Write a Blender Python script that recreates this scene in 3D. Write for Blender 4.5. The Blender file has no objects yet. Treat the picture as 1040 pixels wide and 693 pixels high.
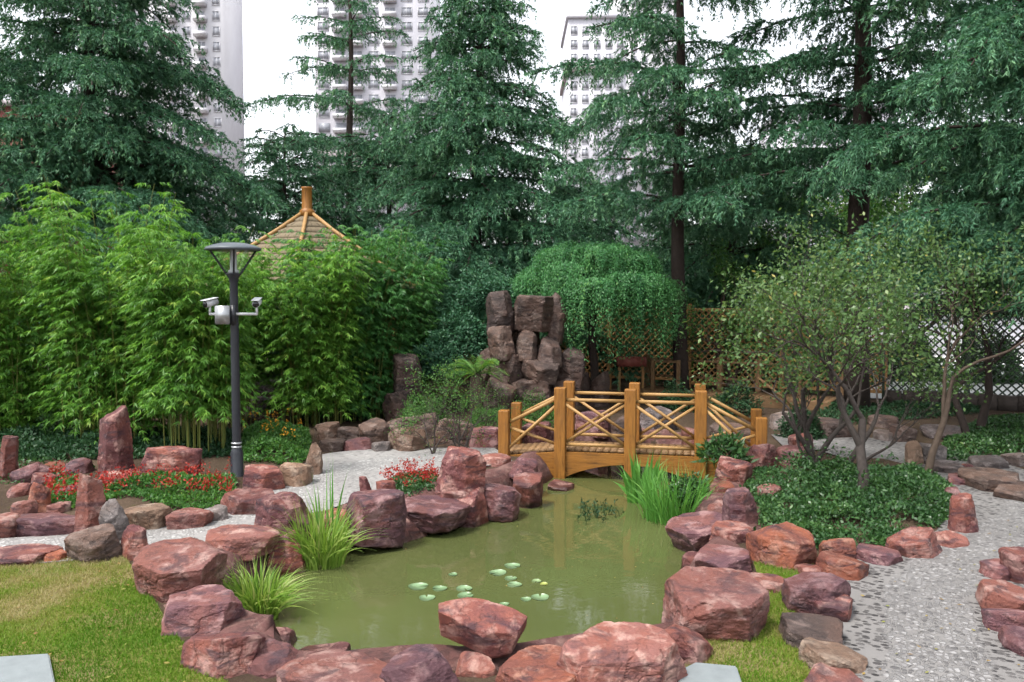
EXPOSURE=1.5
import bpy, bmesh, math, random
import numpy as np
from mathutils import Vector, Matrix, Euler

scene = bpy.context.scene
COL = scene.collection
R = math.radians
W0, H0, FPX = 1040.0, 693.0, 850.0
CAMZ, PITCH = 2.4, math.atan(46.5/850.0)
CP, SP = math.cos(PITCH), math.sin(PITCH)

# ------------------------------------------------------------------ layout helpers (surveying the photograph)
def ray(px, py):
    a = (px-520.0)/FPX; b = -(py-346.5)/FPX
    return Vector((a, CP+b*SP, -SP+b*CP))
def G(px, py, z=0.0):
    d = ray(px, py); t = (z-CAMZ)/d.z
    return Vector((d.x*t, d.y*t, z))
def AY(px, py, Y):
    d = ray(px, py); t = Y/d.y
    return Vector((d.x*t, Y, CAMZ+d.z*t))

# ------------------------------------------------------------------ object helpers
def wmat(o):
    m = o.matrix_basis.copy()
    if o.parent: return wmat(o.parent) @ o.matrix_parent_inverse @ m
    return m
def attach(o, p):
    if p is not None:
        o.parent = p; o.matrix_parent_inverse = wmat(p).inverted()
    return o
def tag(o, label=None, cat=None, group=None, kind=None):
    if label: o['label'] = label
    if cat: o['category'] = cat
    if group: o['group'] = group
    if kind: o['kind'] = kind
    return o
def empty(name, loc, label, cat, group=None, rz=0.0):
    o = bpy.data.objects.new(name, None); COL.objects.link(o)
    o.empty_display_size = 0.2
    o.location = loc; o.rotation_euler = (0, 0, rz)
    return tag(o, label, cat, group)
def copy_tree(o, parent=None):
    c = o.copy(); COL.objects.link(c)
    if parent is not None: c.parent = parent
    for ch in list(o.children): copy_tree(ch, c)
    return c

class Geo:
    """collects vertices / tris / quads and links them as ONE mesh"""
    def __init__(s): s.v=[]; s.t=[]; s.q=[]; s.r=[]; s.n=0; s.uv=[]
    def add(s, v, q=None, t=None, rnd=None):
        v = np.asarray(v, np.float32).reshape(-1,3)
        s.v.append(v)
        if q is not None and len(q): s.q.append(np.asarray(q, np.int64).reshape(-1,4)+s.n)
        if t is not None and len(t): s.t.append(np.asarray(t, np.int64).reshape(-1,3)+s.n)
        if rnd is None: rnd = np.full(len(v), .5, np.float32)
        s.r.append(np.asarray(rnd, np.float32)); s.n += len(v)
        return s
    def build(s, name, m, parent=None, smooth=False, loc=None, uv=None):
        v = np.concatenate(s.v) if s.v else np.zeros((0,3),np.float32)
        if loc is not None: v = v-np.asarray(loc, np.float32)
        q = np.concatenate(s.q) if s.q else np.zeros((0,4),np.int64)
        t = np.concatenate(s.t) if s.t else np.zeros((0,3),np.int64)
        me = bpy.data.meshes.new(name)
        me.vertices.add(len(v)); me.vertices.foreach_set('co', v.astype(np.float32).ravel())
        loops = np.concatenate([q.ravel(), t.ravel()]).astype(np.int32)
        me.loops.add(len(loops)); me.loops.foreach_set('vertex_index', loops)
        st = np.concatenate([np.arange(len(q))*4, len(q)*4+np.arange(len(t))*3]).astype(np.int32)
        me.polygons.add(len(st)); me.polygons.foreach_set('loop_start', st)
        if smooth: me.polygons.foreach_set('use_smooth', np.ones(len(st), bool))
        at = me.attributes.new('rnd', 'FLOAT', 'POINT'); at.data.foreach_set('value', np.concatenate(s.r) if s.r else np.zeros(0,np.float32))
        if uv is not None:
            l = me.uv_layers.new(name='UVMap'); l.data.foreach_set('uv', np.asarray(uv,np.float32)[loops].ravel())
        me.update(calc_edges=True)
        if m is not None: me.materials.append(m)
        o = bpy.data.objects.new(name, me); COL.objects.link(o)
        if loc is not None: o.location = loc
        return attach(o, parent)
    def tube(s, pts, rad, n=6, rnd=.5, cap=True):
        P = np.asarray([tuple(p) for p in pts], float); k = len(P)
        rad = np.broadcast_to(np.asarray(rad, float), (k,))
        T = np.gradient(P, axis=0); T /= (np.linalg.norm(T,axis=1,keepdims=True)+1e-9)
        ref = np.array([0.,0.,1.]) if abs(T[0,2])<.9 else np.array([1.,0.,0.])
        A = np.cross(T, ref); A /= (np.linalg.norm(A,axis=1,keepdims=True)+1e-9)
        B = np.cross(T, A)
        an = np.linspace(0, 2*math.pi, n, endpoint=False)
        V = P[:,None]+rad[:,None,None]*(np.cos(an)[None,:,None]*A[:,None]+np.sin(an)[None,:,None]*B[:,None])
        i = np.arange(k-1)[:,None]*n; j = np.arange(n)[None]; j2 = (j+1)%n
        q = np.stack([i+j, i+j2, i+n+j2, i+n+j], -1).reshape(-1,4)
        V = V.reshape(-1,3); t=[]
        if cap:
            V = np.vstack([V, P[0], P[-1]])
            t = [(k*n, (a+1)%n, a) for a in range(n)]+[(k*n+1, (k-1)*n+a, (k-1)*n+(a+1)%n) for a in range(n)]
        return s.add(V, q, t, np.full(len(V), rnd))
    def box(s, c, d, rz=0.0, rnd=.5):
        h = np.array(d)/2.0
        v = np.array([(x,y,z) for x in(-1,1) for y in(-1,1) for z in(-1,1)])*h
        ca, sa = math.cos(rz), math.sin(rz)
        v = np.stack([v[:,0]*ca-v[:,1]*sa, v[:,0]*sa+v[:,1]*ca, v[:,2]],1)+np.array(c)
        q = [(0,1,3,2),(4,6,7,5),(0,4,5,1),(2,3,7,6),(0,2,6,4),(1,5,7,3)]
        return s.add(v, q, None, np.full(8, rnd))
    def lathe(s, prof, c=(0,0,0), n=24, rnd=.5):
        P = np.asarray(prof, float); k=len(P)
        an = np.linspace(0, 2*math.pi, n, endpoint=False)
        V = np.stack([P[:,0,None]*np.cos(an), P[:,0,None]*np.sin(an), np.repeat(P[:,1,None], n, 1)], -1)+np.array(c)
        i = np.arange(k-1)[:,None]*n; j=np.arange(n)[None]; j2=(j+1)%n
        q = np.stack([i+j, i+j2, i+n+j2, i+n+j], -1).reshape(-1,4)
        return s.add(V.reshape(-1,3), q, None, np.full(k*n, rnd))
    def leaves(s, base, d, nrm, L, Wd, rnd, droop=0.0, mid=.45):
        """one diamond quad per leaf"""
        base=np.asarray(base); d=np.asarray(d); k=len(base)
        if k==0: return s
        sd = np.cross(d, nrm); sd /= (np.linalg.norm(sd,axis=1,keepdims=True)+1e-9)
        L = np.broadcast_to(L,(k,))[:,None]; Wd=np.broadcast_to(Wd,(k,))[:,None]
        m = base+d*L*mid; tip = base+d*L
        if droop: tip = tip-np.array([0,0,1.])*L*droop
        V = np.stack([base, m+sd*Wd*.5, tip, m-sd*Wd*.5],1).reshape(-1,3)
        q = np.arange(k*4).reshape(-1,4)
        return s.add(V, q, None, np.repeat(np.asarray(rnd,np.float32),4))
    def spikes(s, base, d, nrm, L, Wd, rnd):
        base=np.asarray(base); k=len(base)
        if k==0: return s
        sd = np.cross(d, nrm); sd /= (np.linalg.norm(sd,axis=1,keepdims=True)+1e-9)
        L = np.broadcast_to(L,(k,))[:,None]; Wd=np.broadcast_to(Wd,(k,))[:,None]
        V = np.stack([base+sd*Wd*.5, base+d*L, base-sd*Wd*.5],1).reshape(-1,3)
        return s.add(V, None, np.arange(k*3).reshape(-1,3), np.repeat(np.asarray(rnd,np.float32),3))
    def ribbon(s, pts, wd, up, rnd=.5):
        P=np.asarray(pts,float); k=len(P); T=np.gradient(P,axis=0)
        sd=np.cross(T, np.asarray(up,float)); sd/= (np.linalg.norm(sd,axis=1,keepdims=True)+1e-9)
        wd=np.asarray(wd,float)[:,None]
        V=np.stack([P-sd*wd*.5, P+sd*wd*.5],1).reshape(-1,3)
        i=np.arange(k-1)*2
        return s.add(V, np.stack([i,i+1,i+3,i+2],1), None, np.full(2*k, rnd))

def unit(a): return a/(np.linalg.norm(a,axis=-1,keepdims=True)+1e-9)
def rdirs(rg, k): return unit(rg.normal(size=(k,3)))

def bar(name, a, b, w, t, m, parent=None, bevel=.006, roll=None):
    """a squared timber from a to b; local Z runs along the grain"""
    a=Vector(a); b=Vector(b); L=(b-a).length
    bm=bmesh.new(); bmesh.ops.create_cube(bm, size=1.0)
    bmesh.ops.scale(bm, vec=(w,t,L), verts=bm.verts)
    if bevel: bmesh.ops.bevel(bm, geom=list(bm.edges), offset=bevel, segments=2, profile=.5, affect='EDGES')
    me=bpy.data.meshes.new(name); bm.to_mesh(me); bm.free(); me.materials.append(m)
    o=bpy.data.objects.new(name, me); COL.objects.link(o)
    z=(b-a).normalized(); x=Vector((1,0,0)) if roll is None else Vector(roll)
    y=z.cross(x)
    if y.length<1e-3: x=Vector((0,1,0)); y=z.cross(x)
    y.normalize(); x=y.cross(z)
    M=Matrix((x,y,z)).transposed().to_4x4(); M.translation=(a+b)/2
    o.matrix_basis=M
    return attach(o, parent)
def pole(name, a, b, r, m, parent=None, n=10, r2=None):
    a=Vector(a); b=Vector(b); L=(b-a).length
    g=Geo(); g.tube([(0,0,-L/2),(0,0,L/2)], [r, r2 if r2 else r], n)
    o=g.build(name, m, None, smooth=False)
    z=(b-a).normalized(); q=z.to_track_quat('Z','Y')
    M=q.to_matrix().to_4x4(); M.translation=(a+b)/2; o.matrix_basis=M
    return attach(o, parent)

# ------------------------------------------------------------------ numpy value noise
def _h(i,j,k,s):
    n = (i*374761393 + j*668265263 + k*2147483647 + s*1274126177) & 0xffffffff
    n = ((n ^ (n>>13))*1274126177) & 0xffffffff
    return ((n ^ (n>>16)) & 0xffff)/65535.0
def vnoise(P, s=0):
    P=np.asarray(P,float); F=np.floor(P); f=P-F; I=F.astype(np.int64); u=f*f*(3-2*f)
    o=0
    for a in(0,1):
        for b in(0,1):
            for c in(0,1):
                w=(u[:,0] if a else 1-u[:,0])*(u[:,1] if b else 1-u[:,1])*(u[:,2] if c else 1-u[:,2])
                o=o+w*_h(I[:,0]+a,I[:,1]+b,I[:,2]+c,s)
    return o*2-1
def fbm(P, s=0, octv=4, gain=.5):
    o=0; a=1.
    for k in range(octv): o=o+a*vnoise(P*(2.03**k)+k*7.3, s+k); a*=gain
    return o

# ------------------------------------------------------------------ materials
def newmat(name):
    m=bpy.data.materials.new(name); m.use_nodes=True; nt=m.node_tree; nt.nodes.clear()
    out=nt.nodes.new('ShaderNodeOutputMaterial')
    return m, nt, out
def N(nt, typ, **kw):
    n=nt.nodes.new(typ)
    for k,v in kw.items():
        if k.startswith('i_'):
            key=k[2:]; key=int(key) if key.isdigit() else key.replace('_',' ')
            n.inputs[key].default_value=v
        else: setattr(n,k,v)
    return n
def c4(c): return (c[0],c[1],c[2],1.0)
def ramp(nt, fac, stops, interp='LINEAR'):
    r=nt.nodes.new('ShaderNodeValToRGB'); r.color_ramp.interpolation=interp
    e=r.color_ramp.elements
    while len(e)<len(stops): e.new(.5)
    for k,(p,c) in enumerate(stops):
        e[k].position=p; e[k].color=c4(c) if len(c)==3 else c
    nt.links.new(fac, r.inputs[0]); return r.outputs[0]
def mixc(nt, fac, a, b, mode='MIX'):
    n=nt.nodes.new('ShaderNodeMix'); n.data_type='RGBA'; n.blend_type=mode
    for s,v in ((n.inputs[0],fac),(n.inputs[6],a),(n.inputs[7],b)):
        if hasattr(v,'is_output'): nt.links.new(v,s)
        else: s.default_value = c4(v) if isinstance(v,(tuple,list)) and len(v)==3 else v
    return n.outputs[2]
def math_(nt, op, a, b=0.0, clamp=False):
    n=nt.nodes.new('ShaderNodeMath'); n.operation=op; n.use_clamp=clamp
    for s,v in ((n.inputs[0],a),(n.inputs[1],b)):
        if hasattr(v,'is_output'): nt.links.new(v,s)
        else: s.default_value=v
    return n.outputs[0]
def noise(nt, vec, scale, detail=4, rough=.55, dist=0.0):
    n=N(nt,'ShaderNodeTexNoise'); n.inputs['Scale'].default_value=scale; n.inputs['Detail'].default_value=detail
    n.inputs['Roughness'].default_value=rough; n.inputs['Distortion'].default_value=dist
    if vec is not None: nt.links.new(vec, n.inputs['Vector'])
    return n.outputs['Fac']
def objvec(nt, rnd=True, scale=None):
    tc=nt.nodes.new('ShaderNodeTexCoord'); v=tc.outputs['Object']
    if rnd:
        oi=nt.nodes.new('ShaderNodeObjectInfo'); sc=math_(nt,'MULTIPLY',oi.outputs['Random'],97.0)
        a=N(nt,'ShaderNodeVectorMath',operation='ADD'); nt.links.new(v,a.inputs[0]); nt.links.new(sc,a.inputs[1]); v=a.outputs[0]
    if scale:
        mp=nt.nodes.new('ShaderNodeMapping'); mp.inputs['Scale'].default_value=scale; nt.links.new(v, mp.inputs[0]); v=mp.outputs[0]
    return v
def principled(nt, out, col, rough=.6, bump=None, bstr=.3, bdist=.02, spec=.3, **kw):
    b=nt.nodes.new('ShaderNodeBsdfPrincipled')
    if hasattr(col,'is_output'): nt.links.new(col,b.inputs['Base Color'])
    else: b.inputs['Base Color'].default_value=c4(col)
    if hasattr(rough,'is_output'): nt.links.new(rough,b.inputs['Roughness'])
    else: b.inputs['Roughness'].default_value=rough
    b.inputs['Specular IOR Level'].default_value=spec
    for k,v in kw.items(): b.inputs[k.replace('_',' ')].default_value=v
    if bump is not None:
        bp=nt.nodes.new('ShaderNodeBump'); bp.inputs['Strength'].default_value=bstr; bp.inputs['Distance'].default_value=bdist
        nt.links.new(bump,bp.inputs['Height']); nt.links.new(bp.outputs[0],b.inputs['Normal'])
    nt.links.new(b.outputs[0],out.inputs[0]); return b
def foliage(name, stops, trans=.35, rough=.45, spec=.25):
    m,nt,out=newmat(name)
    at=N(nt,'ShaderNodeAttribute',attribute_name='rnd')
    col=ramp(nt, at.outputs['Fac'], stops)
    b=principled(nt,out,col,rough,spec=spec)
    tr=nt.nodes.new('ShaderNodeBsdfTranslucent')
    tc=mixc(nt,.55,col,(1.0,1.0,.35),'MULTIPLY'); nt.links.new(tc,tr.inputs[0])
    mx=nt.nodes.new('ShaderNodeMixShader'); mx.inputs[0].default_value=trans
    nt.links.new(b.outputs[0],mx.inputs[1]); nt.links.new(tr.outputs[0],mx.inputs[2]); nt.links.new(mx.outputs[0],out.inputs[0])
    return m
def plain(name, col, rough=.5, metallic=0.0, spec=.4, var=.0, bump=.0, scale=8.0):
    m,nt,out=newmat(name)
    v=objvec(nt); f=noise(nt,v,scale,5)
    c=mixc(nt,f,tuple(x*(1-var) for x in col),tuple(min(1,x*(1+var)) for x in col)) if var else col
    principled(nt,out,c,rough,f if bump else None,bump,.01,spec,Metallic=metallic); return m
def rockmat(name, base, stain, pale, dark, rough=.72, stainamt=.5):
    m,nt,out=newmat(name); v=objvec(nt)
    n1=noise(nt,v,1.7,6,.6,.6); n2=noise(nt,v,5.5,8,.65,.3); n3=noise(nt,v,38,6,.7)
    vs=objvec(nt,True,(1.5,1.5,6.0)); n4=noise(nt,vs,2.2,6,.6,.9)
    n5=noise(nt,v,140,3,.7)
    c=mixc(nt,ramp(nt,n1,[(.42,(0,0,0)),(.56,(1,1,1))]),base,stain)
    c=mixc(nt,math_(nt,'MULTIPLY',ramp(nt,n2,[(.5,(0,0,0)),(.62,(1,1,1))]),.8),c,pale)
    c=mixc(nt,math_(nt,'MULTIPLY',ramp(nt,n4,[(.52,(0,0,0)),(.64,(1,1,1))]),.7),c,dark)
    mz=N(nt,'ShaderNodeTexNoise'); mz.inputs['Scale'].default_value=3.1; mz.inputs['Detail'].default_value=5; nt.links.new(v,mz.inputs['Vector'])
    rid=math_(nt,'ABSOLUTE',math_(nt,'SUBTRACT',mz.outputs['Fac'],.5))
    crack=ramp(nt,rid,[(0.0,(1,1,1)),(.018,(0,0,0))])
    c=mixc(nt,math_(nt,'MULTIPLY',crack,.35),c,tuple(x*.4 for x in dark))
    c=mixc(nt,.45,c,ramp(nt,n3,[(.3,(.55,.55,.55)),(.5,(1,1,1)),(.7,(1.35,1.3,1.3))]),'MULTIPLY')
    oi=nt.nodes.new('ShaderNodeObjectInfo'); c=mixc(nt,1.0,c,ramp(nt,oi.outputs['Random'],[(0,(.72,.70,.74)),(.5,(1,1,1)),(1,(1.3,1.28,1.25))]),'MULTIPLY')
    h=math_(nt,'ADD',math_(nt,'MULTIPLY',n2,.55),math_(nt,'MULTIPLY',n3,.5))
    h=math_(nt,'ADD',h,math_(nt,'MULTIPLY',n5,.15))
    h=math_(nt,'SUBTRACT',h,math_(nt,'MULTIPLY',crack,.15))
    ge=nt.nodes.new('ShaderNodeNewGeometry'); sz=nt.nodes.new('ShaderNodeSeparateXYZ'); nt.links.new(ge.outputs['Position'],sz.inputs[0])
    wet=ramp(nt,math_(nt,'ADD',math_(nt,'ADD',sz.outputs[2],1.0),math_(nt,'MULTIPLY',math_(nt,'SUBTRACT',n2,.5),.10)),[(.745,(1,1,1)),(.80,(0,0,0))])
    c=mixc(nt,math_(nt,'MULTIPLY',wet,.85),c,mixc(nt,1.0,c,(.38,.38,.34),'MULTIPLY'))
    ro=math_(nt,'SUBTRACT',rough,math_(nt,'MULTIPLY',wet,.42))
    principled(nt,out,c,ro,h,.8,.03,.35); return m
def woodmat(name, c1, c2, c3, rough=.5, gs=1.0):
    m,nt,out=newmat(name)
    v=objvec(nt,True,(9*gs,9*gs,.8*gs)); g=noise(nt,v,4.0,6,.6,1.2)
    v2=objvec(nt,True,(3,3,1.2)); k=noise(nt,v2,2.0,3)
    vo=N(nt,'ShaderNodeTexVoronoi'); vo.inputs['Scale'].default_value=3.3
    nt.links.new(objvec(nt,True,(1.6,1.6,.8)),vo.inputs['Vector'])
    kn=ramp(nt,vo.outputs['Distance'],[(.0,(1,1,1)),(.10,(0,0,0))])
    c=ramp(nt,g,[(.3,c1),(.55,c2),(.8,c3)])
    c=mixc(nt,math_(nt,'MULTIPLY',k,.35),c,c1)
    gr=noise(nt,objvec(nt,True,(2.5,2.5,1.0)),2.6,6,.7); c=mixc(nt,math_(nt,'MULTIPLY',ramp(nt,gr,[(.5,(0,0,0)),(.72,(1,1,1))]),.5),c,tuple(x*.45+.012 for x in c1))
    sp=noise(nt,objvec(nt,True,(26,26,.7)),3.0,3,.6); c=mixc(nt,math_(nt,'MULTIPLY',ramp(nt,sp,[(.60,(0,0,0)),(.66,(1,1,1))]),.6),c,tuple(x*.25 for x in c1))
    c=mixc(nt,math_(nt,'MULTIPLY',kn,.75),c,tuple(x*.3 for x in c1))
    principled(nt,out,c,rough,g,.25,.01,.35); return m
# ------------------------------------------------------------------ camera, sky, sun
cam=bpy.data.cameras.new('camera'); camo=bpy.data.objects.new('camera',cam); COL.objects.link(camo)
cam.sensor_width=36; cam.lens=FPX/W0*36; cam.clip_start=.05; cam.clip_end=3000
camo.location=(0,0,CAMZ); camo.rotation_euler=(math.pi/2-PITCH,0,0); scene.camera=camo
SUN_EL, SUN_AZ = R(64), R(235)          # azimuth clockwise from +Y
w=bpy.data.worlds.new('World'); scene.world=w; w.use_nodes=True; nt=w.node_tree; nt.nodes.clear()
sky=nt.nodes.new('ShaderNodeTexSky'); sky.sky_type='NISHITA'; sky.sun_disc=False
sky.sun_elevation=SUN_EL; sky.sun_rotation=SUN_AZ; sky.air_density=1.0; sky.dust_density=2.5; sky.ozone_density=1.0
hs=nt.nodes.new('ShaderNodeHueSaturation'); hs.inputs['Saturation'].default_value=.22
bg=nt.nodes.new('ShaderNodeBackground'); bg.inputs[1].default_value=.15
wo=nt.nodes.new('ShaderNodeOutputWorld')
nt.links.new(sky.outputs[0],hs.inputs['Color']); nt.links.new(hs.outputs[0],bg.inputs[0]); nt.links.new(bg.outputs[0],wo.inputs[0])
sl=bpy.data.lights.new('sun','SUN'); sl.energy=1.5; sl.angle=R(11); sl.color=(1,.96,.9)
so=bpy.data.objects.new('sun',sl); COL.objects.link(so)
sd=Vector((math.sin(SUN_AZ)*math.cos(SUN_EL), math.cos(SUN_AZ)*math.cos(SUN_EL), math.sin(SUN_EL)))
so.rotation_euler=sd.to_track_quat('Z','Y').to_euler(); so.location=(-8,-8,20)
vs=scene.view_settings; scene.display_settings.display_device='sRGB'
vs.view_transform='Standard'; vs.look='None'; vs.exposure=EXPOSURE; vs.gamma=1.0; vs.use_curve_mapping=False
scene.render.engine='CYCLES'
cy=scene.cycles; cy.max_bounces=6; cy.diffuse_bounces=3; cy.glossy_bounces=2; cy.transmission_bounces=4; cy.transparent_max_bounces=4
cy.caustics_reflective=False; cy.caustics_refractive=False; cy.use_denoising=True
cy.use_adaptive_sampling=True; cy.adaptive_threshold=.02
try: cy.denoising_prefilter='FAST'
except Exception: pass

# ------------------------------------------------------------------ shared materials
M={}
PURP=(.092,.031,.031); ORNG=(.215,.066,.034); PALE=(.30,.175,.15); DARK=(.030,.018,.025)
M['rock_red']=rockmat('red_sandstone',PURP,(.170,.056,.040),PALE,DARK)
M['rock_orange']=rockmat('orange_sandstone',(.135,.045,.032),ORNG,(.31,.16,.115),DARK)
M['rock_mauve']=rockmat('mauve_sandstone',(.092,.041,.048),(.135,.052,.046),(.26,.155,.15),(.034,.022,.032))
M['rock_pink']=rockmat('pink_sandstone',(.165,.070,.060),(.165,.058,.042),(.33,.21,.18),(.05,.026,.030))
M['rock_tan']=rockmat('tan_stone',(.145,.092,.062),(.175,.105,.068),(.27,.205,.155),(.05,.034,.026))
M['rock_grey']=rockmat('grey_stone',(.10,.085,.080),(.125,.093,.080),(.23,.20,.19),(.032,.028,.029))
M['rock_brown']=rockmat('brown_stone',(.066,.045,.037),(.098,.058,.043),(.17,.125,.105),(.026,.019,.018))
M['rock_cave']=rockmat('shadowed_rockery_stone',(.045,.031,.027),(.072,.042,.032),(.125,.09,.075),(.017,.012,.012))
M['wood']=woodmat('honey_wood',(.165,.066,.011),(.29,.122,.021),(.37,.175,.038))
M['rail_wood']=woodmat('peeled_pole',(.28,.15,.05),(.36,.215,.08),(.42,.27,.115),.55,2.0)
M['old_wood']=woodmat('fence_wood',(.30,.145,.05),(.43,.235,.09),(.50,.31,.14),.6)
M['bark']=plain('bark',(.075,.055,.042),.9,var=.5,bump=.8,scale=14,spec=.15)
M['dark_bark']=plain('dark_bark',(.04,.03,.026),.9,var=.5,bump=.8,scale=12,spec=.15)
M['grey_bark']=plain('grey_bark',(.055,.045,.04),.85,var=.45,bump=.6,scale=18,spec=.2)
M['culm']=foliage('bamboo_culm',[(0,(.10,.13,.025)),(.5,(.17,.17,.04)),(1,(.07,.12,.03))],.0,.4)
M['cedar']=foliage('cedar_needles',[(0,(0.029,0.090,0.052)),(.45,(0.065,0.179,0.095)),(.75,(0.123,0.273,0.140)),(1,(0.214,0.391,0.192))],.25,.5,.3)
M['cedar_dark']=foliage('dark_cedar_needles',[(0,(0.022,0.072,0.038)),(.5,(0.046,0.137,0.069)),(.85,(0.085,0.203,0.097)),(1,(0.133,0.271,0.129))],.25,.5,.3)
M['bamboo']=foliage('bamboo_leaf',[(0,(0.055,0.159,0.027)),(.4,(0.112,0.275,0.039)),(.75,(0.189,0.378,0.055)),(1,(0.342,0.476,0.091))],.45,.42,.3)
M['bamboo_dark']=foliage('dark_bamboo_leaf',[(0,(0.032,0.115,0.034)),(.45,(0.063,0.196,0.046)),(.8,(0.103,0.265,0.063)),(1,(0.184,0.345,0.086))],.4,.4,.3)
M['weep']=foliage('weeping_leaf',[(0,(0.033,0.128,0.049)),(.5,(0.075,0.226,0.075)),(.85,(0.120,0.306,0.101)),(1,(0.209,0.408,0.117))],.35,.45,.3)
M['olive']=foliage('crabapple_leaf',[(0,(0.044,0.099,0.032)),(.45,(0.088,0.168,0.051)),(.75,(0.149,0.239,0.078)),(.97,(0.227,0.296,0.113)),(1,(0.423,0.362,0.113))],.4,.4,.35)
M['broad']=foliage('broad_leaf',[(0,(0.034,0.103,0.025)),(.5,(0.075,0.190,0.040)),(.85,(0.138,0.265,0.057)),(1,(0.287,0.322,0.057))],.4,.45,.3)
M['shrub']=foliage('shrub_leaf',[(0,(0.021,0.061,0.021)),(.5,(0.044,0.112,0.032)),(.85,(0.085,0.171,0.046)),(1,(0.169,0.256,0.075))],.3,.38,.4)
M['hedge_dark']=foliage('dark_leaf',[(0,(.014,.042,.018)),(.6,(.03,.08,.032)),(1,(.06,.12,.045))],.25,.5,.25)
M['reed']=foliage('reed_leaf',[(0,(.09,.20,.025)),(.45,(.20,.33,.05)),(.8,(.34,.42,.11)),(1,(.46,.44,.20))],.4,.4,.3)
M['iris']=foliage('green_blade',[(0,(.06,.19,.03)),(.5,(.12,.32,.06)),(1,(.22,.42,.09))],.4,.35,.35)
M['grass']=foliage('grass_blade',[(0,(0.083,0.185,0.013)),(.35,(0.138,0.241,0.021)),(.6,(0.220,0.252,0.053)),(.85,(0.319,0.274,0.116)),(1,(0.396,0.336,0.179))],.35,.5,.2)
M['salvia']=foliage('red_petal',[(0,(.26,.018,.018)),(.6,(.38,.035,.028)),(1,(.46,.09,.06))],.3,.5,.2)
M['marigold']=foliage('orange_petal',[(0,(.62,.22,.02)),(1,(.7,.42,.05))],.3,.5,.2)

# ------------------------------------------------------------------ pond outline and ground
POND_PX=[(286,656),(256,656),(238,628),(262,590),(312,572),(355,553),(400,543),(445,532),(485,518),(528,502),(556,490),(572,476),(600,462),(640,457),(690,464),(728,484),(716,508),(700,526),(712,548),(720,562),(704,575),(690,600),(688,640),(660,664),(560,678),(500,688),(440,688),(380,690),(325,694),(290,672)]
WZ=-.30
POND=np.array([(p.x,p.y) for p in (G(x,y,WZ) for x,y in POND_PX)])
def sdist(X,Y,poly):
    """signed distance to a closed polygon, positive inside"""
    P=np.stack([X,Y],-1); d=np.full(X.shape,1e9); ins=np.zeros(X.shape,bool); k=len(poly)
    for i in range(k):
        a=poly[i]; b=poly[(i+1)%k]; e=b-a; t=np.clip(((P-a)@e)/(e@e),0,1)
        d=np.minimum(d,np.linalg.norm(P-(a+t[...,None]*e),axis=-1))
        c=((a[1]>Y)!=(b[1]>Y)); xi=(b[0]-a[0])*(Y-a[1])/((b[1]-a[1]) if b[1]!=a[1] else 1e-9)+a[0]
        ins^=c&(X<xi)
    return np.where(ins,d,-d)
def poly_px(pts,z=0.0): return np.array([(p.x,p.y) for p in (G(x,y,z) for x,y in pts)])
BED_R=poly_px([(768,560),(840,562),(900,565),(975,545),(998,520),(990,495),(960,478),(900,465),(830,462),(780,470),(735,500),(745,540)])
BED_L=poly_px([(0,530),(50,528),(150,525),(215,515),(262,497),(325,470),(318,440),(270,432),(150,440),(0,455),(-160,470),(-160,530)])
def gz(X,Y):
    X=np.asarray(X,float); Y=np.asarray(Y,float)
    z=.012*np.sin(X*1.7+Y*.9)*np.sin(Y*1.3-X*.4)-.012
    z=z+.05*np.clip(sdist(X,Y,BED_R)/.5,0,1)+.08*np.clip(sdist(X,Y,BED_L)/.5,0,1)
    d=sdist(X,Y,POND)
    b=np.clip(WZ-(d+.12)*2.2,-.85,0)
    return np.where(d>-.30, np.minimum(z,b), z)
def gz1(x,y): return float(gz(np.array([x]),np.array([y]))[0])
def axis(lo,hi,st,far):
    a=list(np.arange(lo,hi+1e-6,st)); s=st
    while a[-1]<far: s*=1.35; a.append(a[-1]+s)
    s=st
    while a[0]>-far: s*=1.35; a.insert(0,a[0]-s)
    return np.array(a)
ax=axis(-9,10,.11,900.); ay=axis(3,21,.11,900.)
XX,YY=np.meshgrid(ax,ay); ZZ=gz(XX.ravel(),YY.ravel())
nx,ny=len(ax),len(ay)
g=Geo(); i=np.arange(ny-1)[:,None]*nx; j=np.arange(nx-1)[None]
g.add(np.stack([XX.ravel(),YY.ravel(),ZZ],1), np.stack([i+j,i+j+1,i+j+1+nx,i+j+nx],-1).reshape(-1,4))
m,nt,out=newmat('soil'); v=objvec(nt,False)
n1=noise(nt,v,.9,5); n2=noise(nt,v,14,6,.7); n3=noise(nt,v,70,4,.7)
c=ramp(nt,n1,[(.35,(.05,.034,.024)),(.55,(.075,.052,.036)),(.7,(.10,.07,.05))])
c=mixc(nt,.6,c,ramp(nt,n3,[(.3,(.5,.5,.5)),(.55,(1,1,1)),(.75,(1.5,1.4,1.2))]),'MULTIPLY')
c=mixc(nt,ramp(nt,n2,[(.55,(0,0,0)),(.7,(1,1,1))]),c,(.06,.055,.022))
principled(nt,out,c,.95,math_(nt,'ADD',n2,n3),.6,.03,.1); M['soil']=m
tag(g.build('ground',m,smooth=True),kind='structure')

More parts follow.
